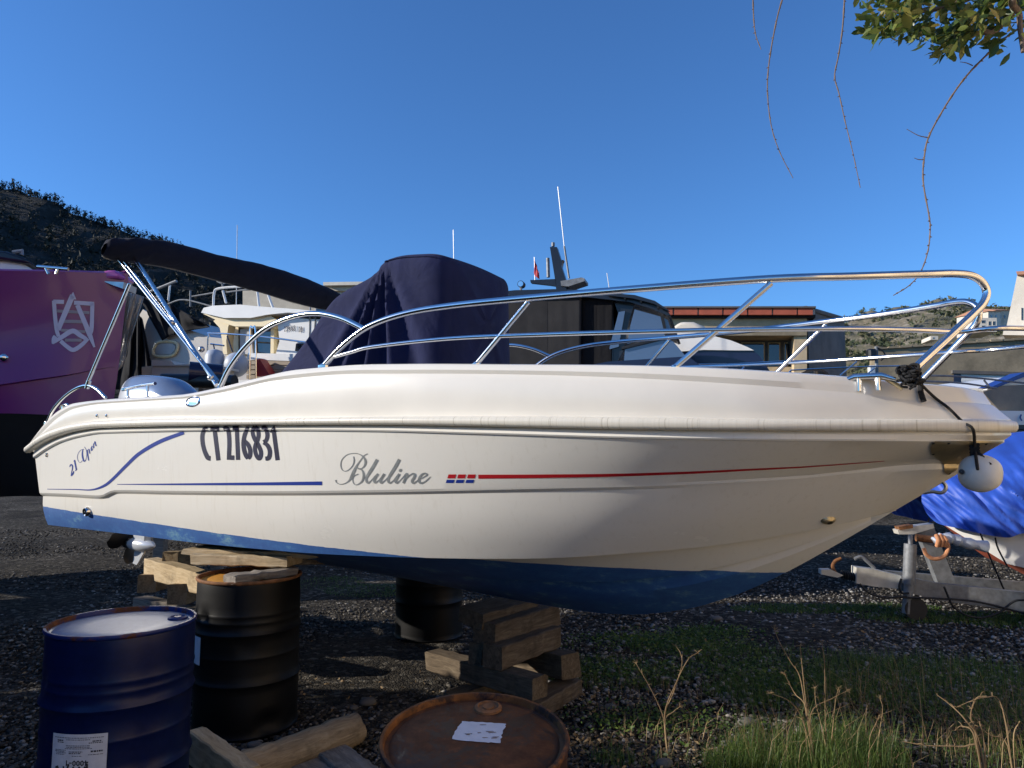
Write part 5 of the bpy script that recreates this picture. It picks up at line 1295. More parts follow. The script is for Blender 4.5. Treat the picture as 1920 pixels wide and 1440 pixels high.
LG = [[(480, 985, 30), (400, 982, 30)], [(405, 975, 30), (412, 1080, 30), (425, 1190, 30), (440, 1245, 26)], [(555, 990, 30), (705, 1000, 30)], [(692, 995, 30), (690, 1100, 30), (686, 1190, 30), (680, 1225, 22)], [(455, 1278, 30), (500, 1318, 30), (550, 1345, 32), (610, 1310, 30), (660, 1260, 26)],
      [(545, 935, 40), (500, 1040, 40), (436, 1195, 36)], [(548, 912, 6), (546, 940, 30), (545, 965, 54)], [(580, 1008, 34), (640, 1150, 36), (672, 1230, 36), (708, 1325, 14)], [(392, 1300, 8), (405, 1265, 34), (420, 1245, 40)], [(395, 1298, 14), (470, 1245, 34), (545, 1203, 36), (600, 1235, 34), (645, 1262, 26)]]
strokes('shield_emblem', LG, M['logo'], yt, .012, 6, 0, 320, .25, 'pale shield and letter A emblem', phit)
strokes('emblem_bar', [[(428, 1052, 22), (670, 1066, 22)], [(480, 1130, 24), (615, 1134, 24)], [(458, 1196, 20), (640, 1208, 20)], [(488, 1272, 22), (612, 1272, 22)]], M['logo2'], yt, .010, 6, 0, 320, .25, None, phit)
# deck gear of the purple yacht
dp = Plane(200, 8.45, 0)
m = MB(); m.prism(dp.poly([(178, 521), (186, 511), (200, 506), (214, 506), (225, 513), (224, 521)]), Vector((0, .35, 0))); m.build('anchor_roller', M['pink'], yt, 40, bevel=.03)
m = MB(); m.prism(dp.poly([(193, 527), (232, 529), (230, 541), (210, 534)]), Vector((0, .3, 0))); m.build('anchor', M['steel'], yt, 30)
dp2 = Plane(95, 7.7, 0)
m = MB(); bar(m, [dp2.p(70, 500), dp2.p(128, 505)], .02); bar(m, [dp2.p(86, 503), dp2.p(91, 514)], .018); bar(m, [dp2.p(109, 505), dp2.p(105, 514)], .018); m.build('cleat', M['chrome'], yt, 50)
dp3 = Plane(20, 8.6, R(-15))
m = MB(); dp3.slab(m, [(-120, 495), (-60, 482), (0, 486), (40, 492), (58, 503), (66, 515), (-120, 515)], 0, 2.2); m.build('coachroof', M['white'], yt, 30, bevel=.05)
m = MB(); dp3.slab(m, [(-120, 478), (-40, 468), (10, 470), (40, 480), (60, 493), (40, 492), (0, 486), (-120, 492)], .08, 2.3); m.build('windscreen', M['dark_yacht'], yt, 30, bevel=.03)
m = MB(); bar(m, [dp3.p(24, 474), dp3.p(42, 471), dp3.p(40, 478)], .03); m.build('deck_hook', M['galv'], yt)
p = phit(8, 671, .03)[0]; MB().ball(p, .05, 10, 6).build('hull_light', M['chrome'], yt)
for x in (-7.6,): MB().box((x, YC, .52), (.22, .5, 1.05), bev=.03).build('support_block', M['wood_grey'], yt)

# ---------------------------------------------------------------- grey cabin boat under a black tarp
pl = Plane(300, 14.5, R(18)); b0 = pl.p(300, 850)
gt = thing('grey_motorboat', 'pale grey motorboat partly under a slack black tarp, next to the purple yacht', 'boat', (b0.x, b0.y, 0))
slabp('topsides', [(240, 700), (258, 596), (268, 580), (300, 600), (395, 632), (470, 640), (470, 720), (300, 700)], 0, 2.4, M['grey_gel'], gt)
slabp('hull', [(255, 704), (300, 700), (470, 722), (450, 850), (290, 850)], -.3, 2.0, M['grey_gel'], gt)
m = MB(); fr_ = smooth_path([(287, 660), (291, 648), (300, 641), (325, 641), (333, 647), (331, 658), (322, 667), (295, 668)], 5, True)
m.tube([pl.p(x, y, .03) for x, y in fr_] + [pl.p(*fr_[0], .03)], .03, 6); w = m.build('window_frame', M['cream'], gt, 50)
slabp('pane', [(291, 660), (294, 648), (302, 644), (324, 644), (329, 649), (327, 657), (320, 664), (297, 665)], .02, .03, M['grey_gel'], w)
# slack tarp as folded sheet
def sheet(plane, outline_top, outline_bot, off, wav, mat, name, par, n=26, k=16, seed=0, thick=.0):
    rr = random.Random(seed); ph = [rr.uniform(0, 6) for _ in range(4)]; rows = []
    ft = smooth_path(outline_top, 8); fb = smooth_path(outline_bot, 8)
    for i in range(n + 1):
        a = ft[int(i / n * (len(ft) - 1))]; b = fb[int(i / n * (len(fb) - 1))]; r = []
        for j in range(k + 1):
            q = j / k; w = off + wav * (math.sin(i * .9 + ph[0] + q * 2) + .6 * math.sin(i * 1.9 + ph[1] - q * 3) + .4 * math.sin(i * .4 + q * 5 + ph[2])) * (.25 + .75 * math.sin(math.pi * min(q + .15, 1)))
            r.append(plane.p(a[0] + (b[0] - a[0]) * q, a[1] + (b[1] - a[1]) * q, w))
        rows.append(r)
    m = MB(); m.grid(rows); o = m.build(name, mat, par, 70); s_ = o.modifiers.new('thickness', 'SOLIDIFY'); s_.thickness = .012; return o
sheet(pl, [(262, 560), (300, 555), (330, 576), (392, 612)], [(305, 638), (318, 630), (345, 622), (393, 613)], .12, .05, M['canvas_black'], 'tarp', gt, seed=1)
sheet(pl, [(232, 560), (250, 575), (262, 592), (268, 600)], [(214, 730), (240, 730), (268, 724), (290, 712)], .25, .08, M['canvas_black'], 'tarp', gt, seed=2)
pl2 = Plane(240, 13.2, R(-20))
sheet(pl2, [(226, 545), (240, 548), (256, 552), (269, 556)], [(211, 690), (216, 694), (222, 694), (228, 688)], .1, .10, M['clear'], 'plastic_sheet', gt, seed=3)
m = MB(); bar(m, [pl.p(282, 547, .3), pl.p(331, 527, .3)], .03); m.build('boat_hook', M['galv'], gt)
m = MB(); bar(m, [pl.p(315, 568, 0), pl.p(319, 533, 0)], .02); m.build('aerial', M['white'], gt)

# ---------------------------------------------------------------- cream cabin boat 239763 DB
pl = Plane(540, 12.5, R(20)); b0 = pl.p(540, 850)
ct_ = thing('cabin_boat', 'cream cabin boat numbered 239763 DB with radar arch and fenders at its stern', 'boat', (b0.x, b0.y, 0))
slabp('cabin_side', [(520, 602), (545, 596), (620, 600), (720, 625), (740, 700), (512, 700), (518, 660), (524, 640)], 0, 2.2, M['white'], ct_)
slabp('cabin_aft', [(420, 596), (525, 596), (520, 660), (512, 668), (425, 668)], -.35, .12, M['cream'], ct_)
slabp('aft_pillar', [(416, 590), (440, 590), (428, 612), (424, 640), (426, 664), (418, 664), (417, 640), (412, 615), (400, 602)], .02, .18, M['cream'], ct_)
slabp('roof', [(377, 586), (382, 577), (400, 573), (450, 571), (480, 574), (560, 580), (640, 588), (640, 592), (540, 586), (500, 590), (470, 596), (420, 596), (385, 588)], .18, 2.5, M['white'], ct_)
slabp('roof_lining', [(380, 588), (470, 596.5), (505, 591), (520, 600), (500, 612), (440, 612), (410, 602)], .10, 2.2, M['cream'], ct_)
slabp('doorway', [(447, 606), (510, 606), (512, 664), (447, 664)], -.2, .05, M['glass'], ct_)
slabp('door_panel', [(450, 618), (470, 614), (474, 664), (450, 664)], -.12, .05, M['grey_gel'], ct_)
slabp('door_jamb', [(508, 604), (514, 604), (513, 664), (507, 664)], -.10, .1, M['cream'], ct_)
slabp('coaming', [(465, 662), (575, 664), (575, 678), (462, 674)], .05, 2.2, M['white'], ct_)
for k in range(4):
    slabp('side_plank', [(462, 676 + k * 9), (640, 679 + k * 9), (640, 686 + k * 9), (462, 683 + k * 9)], .04, .2, M['teak'], ct_)
slabp('hull', [(400, 712), (720, 715), (700, 850), (430, 850)], -.1, 2.0, M['white'], ct_)
slabp('cabin_window', [(553, 658), (555, 644), (580, 643), (600, 650), (605, 660)], .03, .05, M['glass'], ct_)
slabp('windscreen', [(574, 640), (590, 622), (604, 622), (594, 648)], .03, .05, M['glass_blue'], ct_)
text_strokes('239763', lambda x, y: pl.p(533, 621, .02) + pl.a * x + UP * y, .085, .34, M['decal_navy'], 'registration_number', ct_, .13, .13)
text_strokes('DB', lambda x, y: pl.p(560, 622, .02) + pl.a * x + UP * y, .085, .34, M['decal_navy'], 'registration_number', ct_, .13, .13)
def rails(par, plane, paths, r, mat=M['chrome'], name='rail', off=0):
    for pth in paths:
        pts = smooth_path(pth, 5) if len(pth) > 2 else pth; bar(MB(), [plane.p(x, y, off) for x, y in pts], r, 7).build(name, mat, par, 50)
rails(ct_, pl, [[(400, 575), (402, 548), (410, 541), (440, 538), (475, 538), (482, 545), (486, 575)], [(418, 545), (424, 568)], [(500, 545), (512, 578)]], .022, M['white'], 'radar_arch')
rails(ct_, pl, [[(424, 548), (482, 540)], [(360, 556), (400, 549)], [(315, 570), (345, 562), (400, 575)]], .014, M['galv'], 'arch_stay')
p = pl.p(417, 528); MB().lathe([(.001, .06), (.07, .055), (.10, .02), (.10, -.01), (.05, -.03), (.001, -.03)], p, 20).build('radar_dome', M['white'], ct_, 40)
rails(ct_, pl, [[(417, 531), (418, 541)], [(357, 545), (357, 575)], [(582, 560), (580, 655)], [(594, 566), (588, 640)]], .016, M['galv'], 'pole')
rails(ct_, pl, [[(445, 422), (443, 576)]], .007, M['white'], 'aerial')
rails(ct_, pl, [[(389, 668), (391, 630), (397, 625), (480, 630), (575, 642)], [(468, 712), (469, 620), (474, 615), (479, 620), (480, 712)], [(395, 645), (420, 648)], [(590, 660), (600, 640)]], .016, M['chrome'], 'rail', .35)
p = pl.p(443, 684, .5); MB().ball(p, (.205, .205, .215), 20, 14).build('ball_fender', M['fender_grey'], ct_, 60)
m = MB(); m.lathe([(.03, -.27), (.12, -.24), (.16, -.15), (.16, .15), (.12, .24), (.03, .27)], pl.p(402, 684, .6), 20); m.build('long_fender', M['fender_grey'], ct_, 60)
rails(ct_, pl, [[(436, 660), (426, 630)], [(402, 655), (400, 645)]], .012, M['navy_paint'], 'fender_line', .5)
slabp('life_raft_cradle', [(478, 676), (486, 672), (506, 704), (482, 706)], .3, .2, M['red'], ct_)
slabp('control_lever', [(584, 628), (594, 624), (596, 636), (590, 655), (584, 650)], .3, .1, M['black'], ct_)

# sand-coloured locker and pipe beside the cream boat
pl = Plane(320, 9.6, R(10)); b0 = pl.p(320, 850)
lk = thing('deck_locker', 'sand-coloured locker box with a hinged lid on trestles behind the outboard', 'locker', (b0.x, b0.y, 0))
slabp('box', [(285, 685), (385, 685), (385, 712), (285, 712)], 0, .7, M['plaster_white'], lk); slabp('lid', [(284, 675), (320, 676), (328, 684), (390, 681), (390, 686), (284, 686)], .03, .75, M['plaster_white'], lk)
slabp('end_panel', [(266, 688), (284, 686), (284, 720), (266, 716)], -.1, .5, M['cream'], lk)
for x in (275, 372): slabp('trestle', [(x, 712), (x + 8, 712), (x + 8, 850), (x, 850)], -.2, .3, M['wood_grey'], lk)
for k in range(1):
    b = MB(); b.tube([P(305, 713, 9.0), P(440, 716, 8.8)], .085, 14); o = b.build('drain_pipe', M['black'], None, 50, label='fat black pipe lying across supports behind the outboard motor', cat='pipe')
for x in (315, 420): q = P(x, 720, 8.9); MB().box((q.x, q.y, q.z / 2 - .05), (.12, .12, q.z - .1)).build('trestle_post', M['wood_grey'], o)
p = P(380, 702, 9.0); m = MB(); m.tube([p + Vector((-.12, -.12, .02)), p + Vector((.22, .05, 0))], .13, 18); m.build('rope_reel', M['navy_paint'], o, 50)

# ---------------------------------------------------------------- anthracite motor yacht
pl = Plane(1090, 10.8, R(16)); b0 = pl.p(1090, 850)
dy = thing('dark_motor_yacht', 'anthracite motor yacht with charcoal canvas, raked windscreen and mast', 'yacht', (b0.x, b0.y, 0))
slabp('roof', [(930, 548), (965, 544), (1040, 542), (1110, 544), (1150, 548), (1190, 555), (1225, 566), (1250, 580), (1257, 590), (1252, 592), (1225, 580), (1180, 566), (1100, 557), (930, 560)], .12, 2.9, M['dark_yacht'], dy)
slabp('roof_rack', [(1140, 549), (1190, 553), (1228, 564), (1252, 580), (1256, 584), (1225, 569), (1185, 559), (1140, 554)], .22, .08, M['dark_yacht'], dy)
for x, y in ((1170, 556), (1200, 562), (1232, 573)): slabp('rack_post', [(x, y - 3), (x + 3, y - 3), (x + 3, y + 5), (x, y + 5)], .20, .05, M['black'], dy)
slabp('saloon', [(900, 560), (1100, 557), (1150, 565), (1150, 700), (900, 700)], -.02, 2.7, M['dark_yacht'], dy)
sheet(pl, [(935, 560), (1000, 558), (1050, 557), (1090, 556)], [(935, 700), (1000, 700), (1050, 700), (1089, 700)], .07, .003, M['canvas_char'], 'canvas_side', dy, seed=5)
sheet(pl, [(1092, 557), (1110, 558), (1130, 560), (1150, 563)], [(1091, 700), (1110, 700), (1130, 700), (1146, 700)], .0, .002, M['canvas_black'], 'canvas_side', dy, seed=6)
slabp('side_pane', [(1160, 585), (1172, 583), (1160, 650), (1142, 655)], .0, .06, M['glass_blue'], dy)
slabp('pillar', [(1150, 562), (1190, 568), (1180, 600), (1168, 660), (1150, 690), (1130, 690), (1150, 640), (1160, 590)], -.04, 2.5, M['dark_yacht'], dy)
slabp('windscreen', [(1190, 580), (1240, 594), (1248, 620), (1245, 630), (1176, 645), (1182, 610)], -.02, .07, M['glass_blue'], dy)
slabp('corner_pane', [(1243, 595), (1252, 600), (1260, 624), (1250, 628)], -.06, .06, M['glass_blue'], dy)
slabp('frame_bar', [(1238, 592), (1244, 592), (1252, 628), (1247, 630)], .0, .1, M['black'], dy)
slabp('lower_pane', [(1172, 652), (1245, 632), (1262, 640), (1289, 672), (1170, 678)], -.02, .07, M['glass_blue'], dy)
slabp('screen_bar', [(1165, 650), (1250, 630), (1252, 634), (1165, 655)], .02, .1, M['black'], dy)
slabp('foredeck', [(1080, 690), (1140, 678), (1290, 668), (1320, 690), (1320, 720), (1080, 720)], .1, 2.6, M['navy_paint'], dy)
slabp('hull', [(900, 700), (1340, 700), (1330, 760), (1280, 830), (930, 830)], -.1, 2.4, M['dark_yacht'], dy)
# mast with spreader, horn, light, flag, whip aerial
slabp('mast', [(1031, 463), (1044, 463), (1052, 488), (1056, 487), (1054, 492), (1053, 500), (1061, 525), (1062, 545), (1043, 545), (1040, 520)], -.9, .12, M['dark_yacht'], dy)
slabp('spreader', [(994, 525), (1042, 523), (1043, 536), (1030, 534), (995, 530)], -.9, .1, M['dark_yacht'], dy); slabp('radar_bracket', [(1051, 527), (1090, 520), (1096, 522), (1096, 527), (1066, 537), (1052, 536)], -.85, .35, M['galv'], dy)
rails(dy, pl, [[(1037, 462), (1037, 455)], [(1027, 484), (1028, 520)]], .03, M['galv'], 'mast_light', -.9)
rails(dy, pl, [[(1046, 350), (1058, 462)]], .008, M['white'], 'aerial', -.85); rails(dy, pl, [[(1058, 462), (1067, 522)]], .017, M['galv'], 'aerial_base', -.85)
rails(dy, pl, [[(1002, 482), (1003, 525)]], .008, M['white'], 'flag_staff', -.9)
sheet(pl, [(1003, 487), (1005, 495), (1008, 505), (1011, 512)], [(1001, 512), (1003, 517), (1008, 521), (1011, 523)], -.88, .02, M['cloth_flag'], 'flag', dy, 8, 6, seed=7)
c_ = pl.p(977, 533, -.3); MB().tube([c_ + pl.n * .03, c_ - pl.n * .08], .055, 18).build('searchlight', M['black'], dy, 40); MB().tube([c_ + pl.n * .036, c_ + pl.n * .03], .045, 18).build('searchlight_lens', M['chrome'], dy, 40)
rails(dy, pl, [[(977, 537), (977, 545)]], .02, M['galv'], 'searchlight_foot', -.3)
rails(dy, pl, [[(850, 431), (852, 560)], [(1138, 512), (1143, 545)]], .007, M['white'], 'whip_aerial', -1.5)
for x in (960, 1270): q = pl.p(x, 850, -1.2); MB().box((q.x, q.y, .85), (.3, .5, 1.75)).build('support', M['wood_grey'], dy)

# ---------------------------------------------------------------- white and navy cruiser
pl = Plane(1350, 13.5, R(20)); b0 = pl.p(1350, 850)
nv = thing('navy_cruiser', 'white cruiser with navy side windows and a covered bundle on its roof', 'boat', (b0.x, b0.y, 0))
slabp('superstructure', [(1262, 628), (1290, 622), (1330, 628), (1370, 638), (1400, 650), (1414, 657), (1380, 657), (1320, 656), (1262, 660)], .05, 2.3, M['white'], nv)
slabp('side_glass', [(1262, 658), (1320, 656), (1412, 657), (1425, 668), (1445, 698), (1262, 698)], .0, 2.2, M['navy_paint'], nv)
slabp('hull', [(1230, 698), (1462, 698), (1440, 780), (1400, 835), (1250, 835)], .1, 2.4, M['white'], nv)
m = MB(); pl.slab(m, [(1261, 613), (1275, 603), (1300, 603), (1326, 614), (1318, 626), (1262, 630)], -.2, 1.2); m.build('covered_bundle', M['plaster_white'], nv, 40, bevel=.06)
slabp('helm_seat', [(1290, 682), (1362, 681), (1366, 697), (1290, 697)], .5, .3, M['grey_gel'], nv)
rails(nv, pl, [[(1300, 699), (1310, 684), (1360, 683), (1480, 677), (1610, 676)], [(1385, 700), (1400, 682)], [(1575, 704), (1607, 678)], [(1475, 702), (1485, 693)], [(1485, 694), (1610, 688), (1700, 686)], [(1622, 705), (1640, 690)]], .013, M['chrome'], 'rail', .6)
for x in (1290, 1400): q = pl.p(x, 850, -1.2); MB().box((q.x, q.y, .3), (.3, .6, .7)).build('support', M['wood_grey'], nv)
# dark car roof glimpsed by the workshop
pl = Plane(1530, 17, R(10)); b0 = pl.p(1530, 850)
ca = thing('parked_van', 'dark parked van whose curved roof shows above the foredeck', 'van', (b0.x, b0.y, 0))
slabp('body', [(1500, 702), (1512, 694), (1540, 692), (1552, 698), (1560, 712), (1575, 740), (1575, 835), (1500, 835)], 0, 1.8, M['dark_yacht'], ca)
slabp('side_window', [(1512, 700), (1522, 696), (1540, 696), (1548, 704), (1550, 714), (1512, 716)], .02, .04, M['glass'], ca)
for x in (1512, 1562): q = pl.p(x, 832, .03); MB().tube([q, q - pl.n * .22], .32, 20).build('wheel', M['rubber'], ca, 40)

# ---------------------------------------------------------------- white boat bow behind the fender, at the right
pl = Plane(1880, 9.2, R(-14)); b0 = pl.p(1900, 850)
wb = thing('white_sloop', 'white boat with blue sheer stripe and bow flare coloured brown for its shade beside the yard wall', 'boat', (b0.x + .5, b0.y, 0))
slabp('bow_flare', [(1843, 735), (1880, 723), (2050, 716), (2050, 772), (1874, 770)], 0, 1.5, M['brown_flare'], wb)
slabp('sheer', [(1852, 729), (1920, 703), (2050, 690), (2050, 716), (1880, 723), (1848, 734)], -.05, 1.4, M['white'], wb)
slabp('blue_stripe', [(1858, 726), (1920, 698), (2050, 684), (2050, 692), (1920, 707), (1870, 726)], .02, .2, M['decal_blue'], wb)
slabp('topsides', [(1868, 770), (2050, 772), (2050, 800), (1895, 797)], .1, 1.8, M['white'], wb)
slabp('boot_top', [(1890, 796), (2050, 799), (2050, 812), (1900, 804)], .16, 1.8, M['black'], wb)
slabp('hull_bottom', [(1897, 804), (2050, 812), (2050, 845), (1930, 840)], .06, 1.8, M['navy_paint'], wb)
rails(wb, pl, [[(1700, 704), (1800, 706), (1920, 718)], [(1715, 714), (1800, 718), (1870, 728)], [(1845, 713), (1857, 728)]], .012, M['galv'], 'rail', .3)
strokes('bow_mark', [[(1915, 777, 3), (1913, 783, 3.4), (1916, 789, 3)]], M['decal_blue'], wb, .13, hf=pl.hit)
q = pl.p(1960, 850, -.8); MB().box((q.x, q.y, .72), (.3, .5, 1.45)).build('support', M['wood_grey'], wb)

# ---------------------------------------------------------------- tarped boat on its trailer
pl = Plane(1735, 7.6, R(8)); b0 = pl.p(1900, 850)
tbt = thing('tarped_boat', 'small white boat with red bottom under a bright blue tarpaulin', 'boat', (b0.x + .4, b0.y, .35))
def tsec(k):
    """k 0 at the bow, 1 far right: near edge of gunwale, ridge, hull"""
    return None
rows = []; rt = random.Random(8)
top = pchip([1725, 1745, 1780, 1830, 1890, 1960, 2060, 2330], [930, 890, 856, 834, 814, 806, 800, 792]); bot = pchip([1725, 1740, 1760, 1800, 1850, 1890, 1920, 1960, 2060, 2330], [936, 966, 982, 991, 1003, 1008, 1000, 1012, 1016, 1030])
for i in range(190):
    px = 1728 + (2330 - 1728) * (i / 189); wd = .75 * (1 - (1 - min(1, (px - 1726) / 220)) ** 2) + .02
    r = []
    for j in range(41):
        q = j / 40
        y = top(px) + (bot(px) - top(px)) * q ** .9
        off = -.5 * wd + wd * math.sin(min(1, q * 1.25) * math.pi / 2) ** .8
        from mathutils import noise as mnz
        s1 = px * .05 - y * .055; s2 = px * .02 + y * .018
        pleat = (.075 * mnz.noise(Vector((s1 * .9, s2 * .5, 1))) + .030 * mnz.noise(Vector((s1 * 2.0, s2 * .8, 4))) - .012 * abs(mnz.noise(Vector((s1 * 3.0, s2, 7))))) * min(1, q * 2.2)
        r.append(pl.p(px, y, off + pleat))
    rows.append(r)
m = MB(); m.grid(rows); m.grid([[p - pl.n * 2 * ((p - rows[0][0]).dot(pl.n) + .45) for p in r] for r in rows], flip=True)
for a, b in zip(rows[:-1], rows[1:]):
    f_ = lambda p: p - pl.n * 2 * ((p - rows[0][0]).dot(pl.n) + .45)
    m.quad(a[0], b[0], f_(b[0]), f_(a[0]))
tp_ = m.build('tarpaulin', M['tarp'], tbt, 70)
hr = []
for i in range(30):
    px = 1772 + (2330 - 1772) * i / 29; wd = .27 * (1 - (1 - min(1, (px - 1770) / 210)) ** 2) + .015
    yt_ = 985; yc = 985 + (px - 1772) * .62
    y1 = min(1046 + (px - 1836) * .22, yc) if px > 1836 else yc
    y0 = 950; yb_ = min(yc, 1130)
    r = [pl.p(px, y0, wd), pl.p(px, y0 + (y1 - y0) * .5, wd * .95), pl.p(px, y1, wd * .86)]
    b = [pl.p(px, y1, wd * .86), pl.p(px, y1 + (yb_ - y1) * .5, wd * .6), pl.p(px, yb_, 0)]
    hr.append((r, b))
mir = lambda p: p - pl.n * 2 * ((p - pl.o).dot(pl.n))
m = MB(); m.grid([a for a, b in hr]); m.grid([[mir(p) for p in a] for a, b in hr], flip=True); m.build('hull', M['white'], tbt, 40)
m = MB(); m.grid([b for a, b in hr]); m.grid([[mir(p) for p in b] for a, b in hr], flip=True); m.build('bottom', M['copper_red'], tbt, 40)
for pth in ([(1742, 972), (1738, 985), (1728, 990)], [(1838, 1000), (1850, 1030), (1880, 1100), (1890, 1120)], [(1866, 1008), (1872, 1030), (1896, 1075)]):
    bar(MB(), [pl.p(x, y, .4) for x, y in smooth_path(pth, 4)], .008, 6).build('lashing', M['rope'], tbt)

pl = Plane(1640, 7.1, R(6)); b0 = pl.p(1700, 850)
tl = thing('boat_trailer', 'galvanised boat trailer with white drawbar, jockey wheel post and winch plate', 'trailer', (b0.x, b0.y, 0))
slabp('coupling', [(1540, 1068), (1558, 1068), (1582, 1079), (1570, 1083), (1540, 1077)], .04, .09, M['galv_white'], tl)
bar(MB(), smooth_path([tuple(pl.p(x, y, 0)) for x, y in ((1566, 1074), (1561, 1062), (1566, 1052), (1577, 1047))], 4), .016, 8).build('coupling_lever', M['rust'], tl)
m = MB()
for k in range(6): x = 1578 + k * 4.6; c0 = pl.p(x, 1077 + k * 1.1, 0); m.tube([c0 - pl.a * .009, c0, c0 + pl.a * .009], [.03, .045, .03], 12)
m.build('bellows', M['rubber'], tl, 30)
slabp('drawbar_tube', [(1606, 1064), (1640, 1068), (1690, 1080), (1688, 1104), (1640, 1100), (1606, 1094)], .07, .14, M['galv_white'], tl)
slabp('rail_beam', [(1690, 1080), (1760, 1094), (2080, 1128), (2080, 1168), (1760, 1126), (1690, 1108)], .10, .08, M['galv'], tl)
slabp('cross_beam', [(1660, 1070), (1700, 1074), (2080, 1105), (2080, 1130), (1700, 1092)], -.55, .08, M['galv'], tl)
slabp('winch_post', [(1718, 987), (1748, 981), (1796, 1103), (1762, 1100)], -.05, .09, M['galv'], tl)
slabp('winch_head', [(1683, 994), (1720, 986), (1750, 982), (1752, 990), (1712, 1002), (1686, 1002)], .02, .12, M['galv_white'], tl)
slabp('winch_clamp', [(1685, 988), (1712, 984), (1712, 990), (1687, 994)], .03, .1, M['rust'], tl)
bar(MB(), [pl.p(1707, 1020, .15), pl.p(1704, 1095, .15)], .055, 16).build('jockey_tube', M['galv'], tl); bar(MB(), [pl.p(1704, 1095, .15), pl.p(1700, 1150, .15)], .042, 16).build('jockey_inner_tube', M['galv'], tl)
bar(MB(), [pl.p(1707, 1003, .15), pl.p(1707, 1020, .15)], .02, 10).build('jockey_spindle', M['galv'], tl)
wq = pl.p(1716, 1165, .15); wq.z = .1; MB().tube([wq + pl.n * .04, wq - pl.n * .04], .10, 20).build('jockey_wheel', M['rubber'], tl, 40)
bar(MB(), [pl.p(1718, 1008, .1), pl.p(1752, 1012, .1)], .035, 10).build('bow_roller_arm', M['rust'], tl)
bar(MB(), [pl.p(x, y, .14) for x, y in smooth_path([(1752, 1018), (1765, 1010), (1785, 1010), (1810, 1018), (1850, 1025)], 4)], [.05 + .008 * math.sin(i * 2.1) for i in range(17)], 12).build('bow_roller', M['fender_grey'], tl)
rp_ = smooth_path([(1762, 1003), (1770, 1010), (1778, 1025), (1770, 1043), (1752, 1048), (1737, 1040), (1732, 1028)], 6)
bar(MB(), [pl.p(x, y, .20) for x, y in rp_], .018, 8).build('orange_strap', M['orange_rope'], tl)
m = MB()
for k in range(3): m.tube([pl.p(1755 + k * 7, 1002 + k * 2, .22), pl.p(1760 + k * 7, 1012, .24), pl.p(1757 + k * 7, 1024, .2)], .02, 8)
m.build('strap_knot', M['orange_rope'], tl, 50)
bar(MB(), smooth_path([tuple(pl.p(x, y, .0)) for x, y in ((1640, 1066), (1625, 1052), (1614, 1044), (1602, 1048))], 4), .016, 8).build('brake_lever', M['galv'], tl)
for pth in ([(1612, 1095), (1630, 1112), (1660, 1120), (1700, 1118)], [(1690, 1120), (1750, 1122), (1830, 1128), (1920, 1150)], [(1770, 1100), (1790, 1140), (1830, 1158), (1870, 1150), (1900, 1128), (1920, 1125)], [(1690, 1085), (1686, 1100), (1692, 1112), (1704, 1112)]):
    bar(MB(), [pl.p(x, y, .2) for x, y in smooth_path(pth, 6)], .010, 6).build('cable', M['rubber'], tl, 60)
for x in (2000,): q = pl.p(x, 1140, .3); MB().tube([Vector((q.x, q.y - .1, .3)), Vector((q.x, q.y + .1, .3))], .3, 24).build('road_wheel', M['rubber'], tl, 40)

# ---------------------------------------------------------------- tree overhanging at the upper right
tt = thing('leafy_tree', 'evergreen tree reaching in overhead with bare hanging twigs', 'tree', (4.9, 3.2, 0))
trunk = smooth_path([(4.9, 3.2, -.05), (4.85, 3.25, 1.5), (4.7, 3.4, 3.2), (4.3, 3.6, 4.6), (3.7, 3.8, 5.2)], 6)
m = MB(); m.tube(trunk, [.16 - .11 * i / len(trunk) for i in range(len(trunk))], 12); m.build('trunk', M['tree_bark'], tt, 60)
Yt = 3.9
m = MB(); e = Vector(trunk[-1])
limbs = [[tuple(e), tuple(P(1890, -60, Yt)), tuple(P(1780, 10, Yt)), tuple(P(1660, 25, Yt + .1))], [tuple(e), tuple(P(1900, 20, Yt)), tuple(P(1840, 60, Yt)), tuple(P(1790, 70, Yt))], [tuple(e), tuple(P(1700, -120, Yt + .3)), tuple(P(1560, -80, Yt + .2)), tuple(P(1412, -40, Yt + .2))], [tuple(e), tuple(P(1920, -40, Yt - .2)), tuple(P(1912, 30, Yt - .1)), tuple(P(1918, 98, Yt - .1))]]
for lb in limbs: s_ = smooth_path(lb, 7); m.tube(s_, [.022 * (1 - .75 * i / len(s_)) + .004 for i in range(len(s_))], 7)
m.build('limb', M['tree_bark'], tt, 60)
def twig(path, r, side=()):
    rr = random.Random(int(path[0][0])); m = MB(); s_ = smooth_path([tuple(P(x, y, Yt + .15)) for x, y in path], 8); n = len(s_)
    m.tube(s_, [(r * (1 - .6 * i / n)) * (1.35 if i % 5 == 0 else 1) for i in range(n)], 7)
    for i in range(3, n - 2, 3):
        q = Vector(s_[i]); dv = Vector((rr.choice((-1, 1)) * rr.uniform(.006, .014), rr.uniform(-.006, .006), -.004)); m.tube([q, q + dv], [r * .9, r * .3], 5)
    for sd_ in side:
        z_ = smooth_path([tuple(P(x, y, Yt + .15)) for x, y in sd_], 4); m.tube(z_, [r * .55 * (1 - .6 * i / len(z_)) for i in range(len(z_))], 5)
    m.build('twig', M['tree_bark'], tt, 60)
twig([(1411, -30), (1413, 30), (1417, 65), (1427, 93)], .0045)
twig([(1476, -30), (1458, 30), (1443, 110), (1439, 170), (1446, 235), (1462, 285), (1487, 334)], .0048)
twig([(1585, -30), (1580, 50), (1572, 105), (1565, 143), (1573, 175), (1584, 225), (1600, 290), (1613, 352)], .0048, [[(1566, 142), (1563, 152)]])
